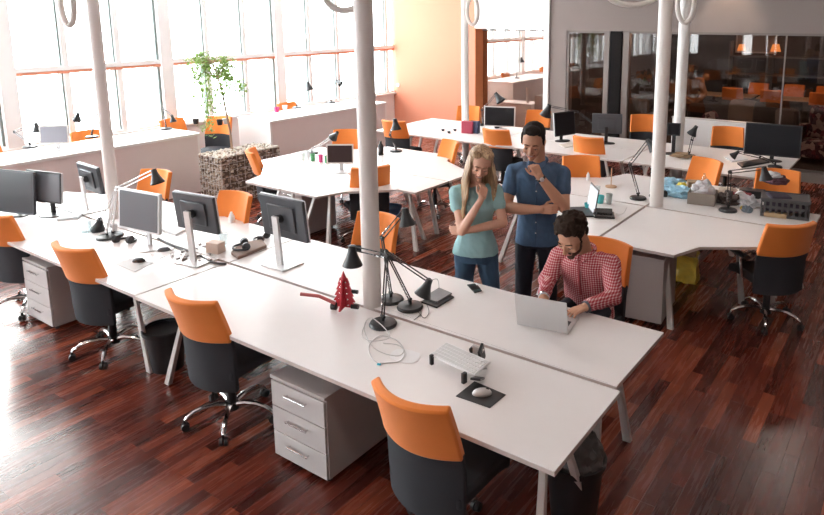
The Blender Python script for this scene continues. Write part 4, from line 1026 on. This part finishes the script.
def loft(mb, rings, seg=24):
    """rings: (x, y, z, rx, ry)"""
    R = []
    P = [rings[0]] + list(rings) + [rings[-1]]; out = []
    for i in range(1, len(P) - 2):
        for k in range(4):
            t = k / 4; a, b, c, d = (Vector(P[i + j]) for j in (-1, 0, 1, 2)) if False else [list(P[i + j]) for j in (-1, 0, 1, 2)]
            out.append([.5 * (2 * b[q] + (c[q] - a[q]) * t + (2 * a[q] - 5 * b[q] + 4 * c[q] - d[q]) * t * t + (3 * b[q] - a[q] - 3 * c[q] + d[q]) * t ** 3) for q in range(5)])
    out.append(list(rings[-1]))
    for x, y, z, rx, ry in out:
        ring = []
        for k in range(seg):
            a = 2 * PI * k / seg; ca, sa = math.cos(a), math.sin(a)
            ca = math.copysign(abs(ca) ** .88, ca); sa = math.copysign(abs(sa) ** .88, sa)
            ring.append(mb.bm.verts.new((x + rx * ca, y + ry * sa, z)))
        R.append(ring)
    for i in range(len(R) - 1):
        for k in range(seg): mb.bm.faces.new((R[i][k], R[i][(k + 1) % seg], R[i + 1][(k + 1) % seg], R[i + 1][k]))
    mb.bm.faces.new(R[0][::-1]); mb.bm.faces.new(R[-1]); return mb
def hand(mb, w, d, n, s, curl=(25, 30, 20), sc=1.0, spread=.0, thumb_in=.35):
    w = Vector(w); d = Vector(d).normalized(); n = Vector(n); n = (n - d * n.dot(d)).normalized(); s = Vector(s); s = (s - d * s.dot(d) - n * s.dot(n)).normalized()
    ln = (.92, 1.0, .95, .78); off = (1.5, .5, -.5, -1.5)
    for i in range(4):
        b = w + d * (.082 * sc * (1 if i in (0, 1, 2) else .93)) + s * (off[i] * .0205 * sc)
        mb.cap(w + d * .005 + s * (off[i] * .013 * sc), b, .0165 * sc, .0115 * sc, 10)
        p = b; a = 0
        for j, L in enumerate((.043, .027, .022)):
            a += math.radians(curl[j]) * (1 + .08 * i); dd = (d * math.cos(a) + n * math.sin(a) + s * (spread * off[i])).normalized()
            q = p + dd * (L * ln[i] * sc); mb.cap(p, q, (.0095, .0086, .0078)[j] * sc, (.0086, .0078, .0068)[j] * sc, 10); p = q
    mb.cap(w + n * .008 + s * .015 * sc, w + d * .05 * sc + s * .025 * sc + n * .010, .015 * sc, .013 * sc, 10)
    t0 = w + d * .025 * sc + s * .022 * sc + n * .006; t1 = t0 + (d * .6 + s * .75 + n * thumb_in).normalized() * .040 * sc
    t2 = t1 + (d * .9 + s * .25 + n * thumb_in).normalized() * .030 * sc; t3 = t2 + (d * 1 - s * .05 + n * thumb_in * 1.4).normalized() * .024 * sc
    mb.cap(t0, t1, .014 * sc, .011 * sc, 10); mb.cap(t1, t2, .0105 * sc, .0095 * sc, 10); mb.cap(t2, t3, .0095 * sc, .0078 * sc, 10)
def head_shape(mb, HM, fem=0):
    b = MB()
    b.ell((0, .012, .138), (.074, .094, .086), 24).ell((0, -.028, .088), (.057, .062, .080), 20).ell((0, -.028, .045), (.047 - .004 * fem, .056, .043), 18)
    b.ell((0, -.070, .016), (.021 - .003 * fem, .019, .017), 12)
    b.cap((0, -.089, .112), (0, -.106, .076), .0075, .0125 - .002 * fem, 12).ell((-.011, -.098, .073), .008, 8).ell((.011, -.098, .073), .008, 8)
    b.cap((-.040, -.076, .126), (-.012, -.084, .127), .007, .007, 10).cap((.040, -.076, .126), (.012, -.084, .127), .007, .007, 10).ell((-.031, -.0765, .1085), (.0165, .0095, .0078), 14).ell((.031, -.0765, .1085), (.0165, .0095, .0078), 14)
    b.ell((-.038, -.060, .078), (.021, .022, .024), 12).ell((.038, -.060, .078), (.021, .022, .024), 12)
    b.cap((-.016, -.082, .046), (.016, -.082, .046), .010, .010, 10)
    for sx in (-1, 1): b.ell((sx * .076, .008, .105), (.009, .020, .031), 12).ell((sx * .080, .016, .112), (.008, .016, .020), 10)
    b.rot(HM)
    t = bpy.data.meshes.new('t'); b.bm.to_mesh(t); b.bm.free(); mb.bm.from_mesh(t); bpy.data.meshes.remove(t)
def face(root, HM, lipm, browm, fem=0, smile=1):
    def put(b, name, m, par=root): return b.rot(HM).build(name, m, par, smooth=180)
    for sx in (-1, 1):
        e = put(MB().ell((sx * .031, -.0785, .1015), (.0130, .0075, .0048), 14), 'eye', EYEW)
        put(MB().ell((sx * .031, -.0848, .1012), (.0050, .0018, .0042), 12), 'iris', IRIS, e)
        put(MB().tube([(sx * .045, -.0785, .1025), (sx * .038, -.0855, .1045), (sx * .026, -.0870, .1045), (sx * .018, -.083, .1025)], .0014 + .0005 * fem, 6), 'eyelashes', browm, e)
        put(MB().tube([(sx * .050, -.073, .124), (sx * .040, -.0815, .131), (sx * .026, -.0885, .133), (sx * .014, -.0900, .131)], [.0015, .0030 - .0012 * fem, .0034 - .0014 * fem, .0022], 6), 'eyebrow', browm)
    put(MB().tube([(-.026, -.080, .053), (-.018, -.0885, .0475), (0, -.0925, .0455), (.018, -.0885, .0475), (.026, -.080, .053)], [.0022, .0042, .0050, .0042, .0022], 8), 'mouth', lipm)
    if smile: put(MB().tube([(-.019, -.0875, .0515), (0, -.0945, .0495), (.019, -.0875, .0515)], [.0016, .0030, .0016], 8), 'teeth', EYEW)
def short_hair(root, HM, m, curly):
    b = MB()
    b.ell((0, .034, .162), (.081, .096, .078), 26).ell((0, -.026, .214), (.058, .052, .030), 18).ell((0, .062, .10), (.066, .052, .066), 18)
    for sx in (-1, 1): b.ell((sx * .072, .006, .150), (.012, .034, .034), 12).cap((sx * .074, -.020, .145), (sx * .076, -.022, .108), .008, .005, 8)
    if curly:
        random.seed(4)
        for i in range(150):
            a = random.uniform(0, 2 * PI); ph = random.uniform(.0, 1.0)
            p = Vector((.080 * math.sin(ph * 1.5) * math.cos(a), .022 + .092 * math.sin(ph * 1.5) * math.sin(a), .165 + .076 * math.cos(ph * 1.5)))
            if p.y < -.05 and p.z < .19: continue
            b.ell(p, random.uniform(.012, .021), 8)
    b.rot(HM)
    inv = HM.inverted()
    def disp(c, n):
        l = inv @ c
        return noise.noise(l * (55 if curly else 40)) * (.006 if curly else .0025) + noise.noise(Vector((l.x * 160, l.y * 25, l.z * 40))) * .0025
    return remesh(b, .0045, 'hair', m, root, 1, disp=disp)
def fold(amp=.006, f=14, seed=0):
    def d(c, n): return (noise.noise(Vector((c.x * f, c.y * f, c.z * f * .55 + seed))) * amp + noise.noise(Vector((c.x * f * 2.3 + c.z * 12, c.y * f * 2 + seed, c.z * f * 1.4))) * amp * .45)
    return d
def shoe(root, p, yaw, m=SHOE):
    T = Matrix.Translation((p[0], p[1], 0)) @ Matrix.Rotation(yaw, 4, 'Z')
    b = MB().ell((0, -.06, .045), (.048, .13, .045), 16).ell((0, .03, .06), (.042, .06, .055), 14)
    b.rot(T); o = remesh(b, .008, 'shoe', m, root, 2)
    for v in o.data.vertices: v.co.z = max(v.co.z, .002)
    return o

def HMat(pos, tilt, turn=0, roll=0, s=1.0):
    return Matrix.Translation(pos) @ Matrix.Rotation(turn, 4, 'Z') @ Matrix.Rotation(tilt, 4, 'X') @ Matrix.Rotation(roll, 4, 'Y') @ Matrix.Scale(s, 4)

# ---- standing man in the blue polo
def man_standing():
    R = thing('person', 'man in blue short-sleeved shirt standing with hand at his chin and arm folded', 'person', (-2.56, 4.72, 0), math.radians(24))
    HM = HMat(V(-.035, -.060, 1.575), math.radians(20), math.radians(-6), math.radians(3), 1.16)
    b = MB(); head_shape(b, HM)
    b.cap((0, -.03, 1.64), (0, .012, 1.48), .056, .060, 18)
    loft(b, [(0, .01, .88, .150, .105), (0, .01, .98, .150, .105), (0, 0, 1.10, .140, .10), (0, 0, 1.22, .155, .11), (0, 0, 1.34, .172, .115), (0, .005, 1.43, .165, .10), (0, .01, 1.49, .11, .07), (0, .012, 1.52, .05, .05)])
    # his right arm (left in the photo), folded across
    sL, eL, wL = V(-.200, 0, 1.425), V(-.245, -.095, 1.150), V(.050, -.215, 1.175)
    b.cap(sL, eL, .056, .047); b.cap(eL, V(-.12, -.165, 1.155), .049, .047); b.cap(V(-.12, -.165, 1.155), wL, .047, .030)
    hand(b, wL, (1, -.10, .12), (0, 1, -.2), (0, .1, 1), (20, 30, 20), 1.0)
    sR, eR, wR = V(.200, 0, 1.425), V(.225, -.155, 1.185), V(.030, -.235, 1.450)
    b.cap(sR, eR, .056, .047); b.cap(eR, eR.lerp(wR, .4), .049, .046); b.cap(eR.lerp(wR, .4), wR, .046, .031)
    hand(b, wR, (-.45, .12, .88), (-.5, .75, -.2), (-.6, -.3, -.1), (55, 75, 50), 1.0)
    for sx in (-1, 1): b.cap((sx * .09, .01, .92), (sx * .10, -.01, .50), .078, .052); b.cap((sx * .10, -.01, .50), (sx * .11, .02, .09), .05, .036); b.cap((sx * .11, .02, .06), (sx * .12, -.10, .04), .035, .03)
    remesh(b, .0052, 'body', SKINM, R, 3)
    face(R, HM, LIP, HAIRD); short_hair(R, HM, HAIRD, False)
    s = MB()
    loft(s, [(0, .012, .825, .184, .134), (0, .01, .92, .174, .126), (0, .0, 1.08, .160, .118), (0, -.0, 1.20, .172, .124), (0, .0, 1.33, .192, .130), (0, .005, 1.42, .190, .115), (0, .01, 1.475, .13, .088), (0, .008, 1.515, .072, .068)])
    s.cap((-.12, .0, 1.46), sL + V(0, 0, -.005), .052, .064); s.cap(sL, sL.lerp(eL, .52), .065, .064); s.cap((.12, .0, 1.46), sR + V(0, 0, -.005), .052, .064); s.cap(sR, sR.lerp(eR, .52), .065, .064)
    sh = remesh(s, .007, 'shirt', POLO, R, 3, disp=fold(.009, 11))
    c = MB(); pts = [(.070 * math.cos(a), .012 + .064 * math.sin(a), 1.525 + .020 * math.sin(a)) for a in [PI * 2 * k / 24 - PI / 2 + .25 for k in range(0, 23)]]
    c.tube(pts, .014, 8)
    for sx in (-1, 1): c.surf(lambda u, v, sx=sx: (V(sx * (.012 + .055 * u), -.052 - .050 * v + .022 * u, 1.515 - .05 * v * (1 - u * .3) + .018 * u), V(0, -1, .5).normalized()), 4, 4, .007)
    c.build('collar', mat('blue_collar_cotton', (.055, .10, .18), .85), sh, smooth=60)
    p = MB(); p.tube([(0, -.110, 1.46), (0, -.132, 1.36), (0, -.128, 1.22), (0, -.122, 1.08), (0, -.126, .95), (0, -.124, .85)], .007, 6); p.build('placket', mat('blue_collar_cotton', (.055, .10, .18), .85), sh)
    bt = MB()
    for z in (1.40, 1.30, 1.04, .95): bt.ell((0, -.137 if z > 1.2 else -.131, z), (.006, .003, .006), 8)
    bt.build('buttons', SILVER, sh)
    t = MB(); loft(t, [(0, .012, .80, .150, .115), (0, .012, .90, .162, .116), (0, .01, .96, .155, .11)])
    for sx in (-1, 1): t.cap((sx * .088, .012, .86), (sx * .105, -.012, .50), .096, .074); t.cap((sx * .105, -.012, .50), (sx * .115, .02, .12), .074, .058)
    remesh(t, .009, 'trousers', NAVY, R, 3, disp=fold(.008, 10, 3))
    for sx in (-1, 1): shoe(R, (sx * .118, .0), sx * .15)
    w = MB(); d = (wR - eR).normalized(); q = Vector((0, 0, 1)).rotation_difference(d).to_matrix().to_4x4(); wc = wR - d * .025
    w.lathe([(.036, -.009), (.038, -.008), (.038, .008), (.036, .009)], wc, 20, q); wt = w.build('wristwatch', BLACK, R)
    MB().ell(wc + V(.01, -.037, .0), (.018, .010, .018), 14).build('watch_face', ALU, wt)
man_standing()

# ---- woman
def woman():
    R = thing('person', 'blonde woman in aqua t-shirt and jeans standing with one hand near her chin', 'person', (-2.88, 4.29, 0), math.radians(33))
    HM = HMat(V(.020, -.060, 1.455), math.radians(22), math.radians(2), math.radians(8), 1.06)
    b = MB(); head_shape(b, HM, 1)
    b.cap((0.005, -.03, 1.49), (0, .01, 1.37), .044, .048, 16)
    loft(b, [(0, .01, .84, .150, .105), (0, 0, .98, .120, .09), (0, 0, 1.10, .122, .09), (0, -.005, 1.20, .138, .108), (0, 0, 1.29, .135, .09), (0, .008, 1.36, .09, .06), (0, .01, 1.39, .045, .045)])
    sL, eL, wL = V(-.158, 0, 1.305), V(-.105, -.185, 1.045), V(.050, -.215, 1.318)
    b.cap(sL, eL, .044, .037); b.cap(eL, eL.lerp(wL, .35), .038, .036); b.cap(eL.lerp(wL, .35), wL, .036, .023)
    hand(b, wL, (.20, .22, .95), (-.45, .85, -.1), (-.8, -.45, .2), (48, 62, 40), .90, thumb_in=.05)
    sR, eR, wR = V(.158, 0, 1.315), V(.215, -.095, 1.085), V(-.085, -.185, 1.045)
    b.cap(sR, eR, .044, .037); b.cap(eR, eR.lerp(wR, .35), .038, .036); b.cap(eR.lerp(wR, .35), wR, .036, .024)
    hand(b, wR, (-.95, .12, .02), (0, 1, -.2), (0, -.1, 1), (15, 35, 25), .88)
    for sx in (-1, 1): b.cap((sx * .085, .01, .84), (sx * .09, -.01, .46), .075, .05); b.cap((sx * .09, -.01, .46), (sx * .09, .02, .08), .048, .033)
    remesh(b, .0050, 'body', SKINF, R, 3)
    BR = mat('light_brown_brow', (.25, .15, .09), .7)
    face(R, HM, LIP, BR, 1)
    s = MB()
    loft(s, [(0, .008, .805, .186, .142), (0, .006, .88, .172, .128), (0, 0, 1.0, .134, .103), (0, 0, 1.10, .137, .104), (0, -.012, 1.19, .152, .128), (0, -.004, 1.27, .150, .112), (0, .004, 1.33, .128, .085), (0, .008, 1.365, .075, .062)])
    s.cap((-.10, 0, 1.325), sL, .048, .056); s.cap(sL, sL.lerp(eL, .38), .058, .058); s.cap((.10, 0, 1.33), sR, .048, .056); s.cap(sR, sR.lerp(eR, .42), .058, .058)
    remesh(s, .0065, 'tshirt', AQUA, R, 3, disp=fold(.008, 12, 7))
    t = MB(); loft(t, [(0, .012, .74, .150, .12), (0, .014, .79, .170, .126), (0, .01, .84, .152, .110), (0, .008, .87, .14, .098)])
    t.cap((-.085, .012, .80), (-.10, -.015, .46), .094, .068); t.cap((-.10, -.015, .46), (-.10, .03, .10), .066, .046)
    t.cap((.085, .012, .80), (.13, -.03, .46), .094, .068); t.cap((.13, -.03, .46), (.15, .03, .10), .066, .046)
    j = remesh(t, .008, 'jeans', DENIM, R, 3, disp=fold(.006, 12, 9))
    MB().tube([(.155 * math.cos(a), .01 + .114 * math.sin(a), .84) for a in [2 * PI * k / 28 for k in range(28)]], .006, 6, True).build('waistband', mat('dark_denim', (.04, .08, .14), .85), j)
    shoe(R, (-.10, .03), -.1); shoe(R, (.15, .03), .1)
    # hair: cap and long locks
    h = MB()
    h.ell((0, .033, .155), (.083, .097, .083), 26).ell((0, .060, .09), (.072, .056, .08), 18).ell((-.042, -.022, .205), (.044, .046, .030), 14).ell((.042, -.022, .205), (.044, .046, .030), 14)
    h.rot(HM)
    random.seed(21)
    def lock(a, L, r, lean=0):
        p0 = HM @ V(.074 * math.cos(a), .022 + .088 * math.sin(a), .17)
        p1 = HM @ V(.088 * math.cos(a), .022 + .100 * math.sin(a), .10)
        p2 = p1 + V(.02 * math.cos(a) + lean * .3, .02 * math.sin(a), -.10)
        x = p2.x; y = p2.y
        pts = [p0, p1, p2]
        for k in range(1, 7):
            t_ = k / 6
            pts.append(V(x + lean * t_ + .008 * math.sin(t_ * 7 + a * 5), y + (.0) * t_ + .006 * math.cos(t_ * 6 + a * 3), p2.z - L * t_))
        n = len(pts); h.tube(pts, [r * (1.0 if i < n - 3 else (.85, .6, .25)[i - n + 3]) for i in range(n)], 8)
    for k in range(30):                                       # back fall
        lock(PI * (.02 + .96 * k / 29), .30 + random.uniform(-.04, .03), .017)
    for k in range(13):                                       # fall in front of her right shoulder
        a = PI + .05 + .55 * k / 12
        lock(a, .34 + random.uniform(-.05, .03), .0145, -.02 - .012 * random.random())
    for k in range(4): lock(-.02 - .22 * k / 3, .10 + random.uniform(0, .06), .012, .01)
    def disp(c, n): return noise.noise(Vector((c.x * 70, c.y * 70, c.z * 7))) * .006
    remesh(h, .0055, 'hair', BLOND, R, 1, disp=disp)
woman()

# ---- seated man
def man_seated():
    R = thing('person', 'bearded man in red checked shirt sitting and typing on the laptop', 'person', (-1.91, 4.27, 0), math.radians(4))
    HM = HMat(V(-.012, -.150, 1.085), math.radians(34), math.radians(-12), 0, 1.20)
    b = MB(); head_shape(b, HM)
    b.cap((0, -.11, 1.13), (0, -.03, .99), .056, .062, 16)
    loft(b, [(0, .11, .50, .16, .12), (0, .10, .60, .155, .115), (0, .06, .72, .15, .11), (0, .02, .84, .165, .115), (0, -.01, .93, .17, .11), (0, -.03, 1.0, .12, .08), (0, -.04, 1.04, .055, .055)])
    sL, eL, wL = V(-.195, -.03, .965), V(-.235, -.155, .800), V(-.145, -.415, .790)
    sR, eR, wR = V(.195, -.03, .965), V(.265, -.185, .800), V(.155, -.415, .790)
    for s_, e_, w_, dr in ((sL, eL, wL, (.35, -1, -.10)), (sR, eR, wR, (-.55, -.9, -.08))):
        b.cap(s_, e_, .054, .046); b.cap(e_, w_, .046, .030)
        hand(b, w_, dr, (0, 0, -1), (.6 if w_.x < 0 else -.6, 0, 0), (12, 25, 22), 1.0, .1)
    for sx in (-1, 1): b.cap((sx * .09, .08, .555), (sx * .14, -.34, .565), .075, .055); b.cap((sx * .14, -.34, .56), (sx * .13, -.28, .09), .052, .038)
    remesh(b, .0052, 'body', SKINM, R, 3)
    face(R, HM, LIP, HAIRC, 0, 0); short_hair(R, HM, HAIRC, True)
    # beard
    q = MB(); q.ell((0, -.030, .038), (.0515, .060, .0375), 20).ell((0, -.071, .012), (.025, .022, .019), 12)
    for sx in (-1, 1): q.cap((sx * .050, -.025, .055), (sx * .068, -.008, .10), .009, .005, 8)
    q.cap((-.022, -.087, .058), (.022, -.087, .058), .0062, .0062, 8)
    q.rot(HM); remesh(q, .004, 'beard', mat('short_beard', (.085, .042, .028), .8, var=.3, scale=120), R, 1)
    s = MB()
    loft(s, [(0, .11, .48, .180, .145), (0, .10, .58, .178, .142), (0, .06, .70, .172, .135), (0, .02, .82, .186, .135), (0, -.01, .92, .192, .130), (0, -.025, .985, .140, .100), (0, -.04, 1.035, .073, .072)])
    for s_, e_, w_ in ((sL, eL, wL), (sR, eR, wR)):
        s.cap((s_.x * .6, -.03, .985), s_, .058, .068); s.cap(s_, e_, .070, .060); s.cap(e_, e_.lerp(w_, .86), .060, .043)
    sh = remesh(s, .0068, 'shirt', CHECK, R, 3, disp=fold(.010, 12, 5))
    c = MB()
    for sx in (-1, 1): c.surf(lambda u, v, sx=sx: (V(sx * (.014 + .062 * u), -.118 - .030 * v + .050 * u * u, 1.035 - .055 * v * (1 - .3 * u) + .022 * u), V(0, -1, .4).normalized()), 5, 5, .008)
    c.tube([(.075 * math.cos(a), -.045 + .068 * math.sin(a), 1.052 + .02 * math.sin(a)) for a in [PI * k / 12 - .1 for k in range(14)]], .014, 8)
    c.build('collar', CHECK, sh, smooth=60)
    MB().tube([(0, -.150, 1.0), (0, -.150, .93), (0, -.128, .83), (0, -.088, .72)], .008, 6).build('placket', mat('dusty_red_cotton', (.42, .08, .09), .8), sh)
    t = MB()
    for sx in (-1, 1): t.cap((sx * .09, .09, .565), (sx * .14, -.34, .575), .088, .070); t.cap((sx * .14, -.34, .565), (sx * .13, -.27, .12), .070, .052)
    remesh(t, .009, 'trousers', NAVY, R, 3)
    for sx in (-1, 1): shoe(R, (sx * .13, -.28), 0)
    for w_, e_, nm, mm in ((wL, eL, 'bracelet', CHROME), (wR, eR, 'wristwatch', mat('grey_strap', (.10, .10, .12), .5))):
        d = (w_ - e_).normalized(); q_ = Vector((0, 0, 1)).rotation_difference(d).to_matrix().to_4x4()
        MB().lathe([(.036, -.013), (.040, -.011), (.040, .011), (.036, .013)], w_ - d * .012, 20, q_).build(nm, mm, R)
man_seated()

# ---- man in the lounge
def man_lounge():
    R = thing('person', 'person in tan jacket bending forward behind the glass partition', 'person', (-4.2, 14.4, 0), math.radians(30))
    HM = HMat(V(.0, -.30, 1.40), math.radians(45), 0, 0, 1.0)
    b = MB(); head_shape(b, HM); b.cap((0, -.24, 1.44), (0, -.10, 1.36), .05, .06)
    loft(b, [(0, .02, .85, .15, .11), (0, .0, 1.0, .15, .11), (0, -.05, 1.2, .17, .11), (0, -.10, 1.34, .12, .08)])
    for sx in (-1, 1):
        e = V(sx * .27, -.22, 1.02); w = V(sx * .10, -.42, .92)
        b.cap((sx * .2, -.10, 1.30), e, .05, .045); b.cap(e, w, .044, .03); hand(b, w, (-sx * .5, -.8, -.2), (0, 0, -1), (-sx, 0, 0), (25, 40, 30))
        b.cap((sx * .09, .02, .88), (sx * .11, -.02, .48), .08, .06); b.cap((sx * .11, -.02, .48), (sx * .12, .03, .08), .055, .04)
    remesh(b, .007, 'body', SKIND, R, 2)
    face(R, HM, LIP, HAIRD); short_hair(R, HM, HAIRD, False)
    s = MB(); loft(s, [(0, .02, .80, .19, .14), (0, .0, 1.0, .18, .135), (0, -.05, 1.2, .195, .135), (0, -.09, 1.33, .13, .09)])
    for sx in (-1, 1):
        e = V(sx * .27, -.22, 1.02); w = V(sx * .10, -.42, .92)
        s.cap((sx * .2, -.09, 1.29), e, .07, .062); s.cap(e, e.lerp(w, .85), .058, .045); s.cap((sx * .1, -.09, 1.30), (sx * .2, -.09, 1.29), .06, .07)
    remesh(s, .009, 'jacket', TANJ, R, 2, disp=fold(.01, 11, 2))
    t = MB()
    for sx in (-1, 1): t.cap((sx * .09, .02, .84), (sx * .11, -.02, .48), .10, .075); t.cap((sx * .11, -.02, .48), (sx * .12, .03, .12), .072, .055)
    remesh(t, .01, 'trousers', NAVY, R, 2)
    for sx in (-1, 1): shoe(R, (sx * .12, .02), 0)
man_lounge()

CEIL = 9; EXPO = 0.54
# ------------------------------------------------------------------ light
w = bpy.data.worlds.new('sky'); scn.world = w; w.use_nodes = True
bg = w.node_tree.nodes['Background']; bg.inputs['Color'].default_value = (.93, .97, 1.0, 1); bg.inputs['Strength'].default_value = 10.0
def area(name, loc, rot, sx, sy, power, colr=(1, 1, 1)):
    l = bpy.data.lights.new(name, 'AREA'); l.shape = 'RECTANGLE'; l.size = sx; l.size_y = sy; l.energy = power; l.color = colr
    o = bpy.data.objects.new(name, l); col.objects.link(o); o.location = loc; o.rotation_euler = rot; return o
def spot(name, loc, target, power, size, colr, blend=.6):
    l = bpy.data.lights.new(name, 'SPOT'); l.energy = power; l.spot_size = size; l.spot_blend = blend; l.color = colr; l.shadow_soft_size = .08
    o = bpy.data.objects.new(name, l); col.objects.link(o); o.location = loc
    o.rotation_euler = (Vector(target) - Vector(loc)).to_track_quat('-Z', 'Y').to_euler(); return o
sl = bpy.data.lights.new('hazy_sun', 'SUN'); sl.energy = 2.6; sl.angle = math.radians(22); sl.color = (1, .97, .93)
so = bpy.data.objects.new('hazy_sun', sl); col.objects.link(so); so.rotation_euler = Vector((.953, -.33, -.42)).to_track_quat('-Z', 'Y').to_euler()
# added warm fill lamps: on the unseen office ceiling, and bare in the lounge
k = 0
for x in (-8.0, -4.6, -1.2, 2.2):
    for y in (-3.0, 1.2, 5.4, 9.6):
        k += 1
        t = thing('ceiling_fill_light', 'round fill light added on the unseen office ceiling', 'light', (x, y, ZC), 0, 'added ceiling fill lights')
        MB().cone((0, 0, -.05), (0, 0, 0), .2, .2, 28).build('housing', LEGM, t)
        l = bpy.data.lights.new('ceiling_fill', 'AREA'); l.shape = 'DISK'; l.size = .36; l.energy = CEIL; l.color = (1, .88, .78)  # added fill, makes up for light missing from behind the camera
        o = bpy.data.objects.new('ceiling_fill', l); col.objects.link(o); o.location = (x, y, ZC - .06)
spot('wall_spot', (-3.0, 11.8, 3.4), (-3.0, 12.45, 2.45), 22, 1.2, (1, .8, .6))
for x, yl, en in ((-3.4, 15.6, 45), (-.8, 15.6, 45), (-3.9, 13.5, 16)):  # fill points added without fixtures to brighten the lounge and the man there
    l = bpy.data.lights.new('lounge_fill', 'POINT'); l.energy = en; l.color = (1, .75, .55); l.shadow_soft_size = .15
    o = bpy.data.objects.new('lounge_fill', l); col.objects.link(o); o.location = (x, yl, 2.4)
scn.view_settings.view_transform = 'Standard'; scn.view_settings.look = 'None'; scn.view_settings.gamma = 1
scn.view_settings.exposure = EXPO
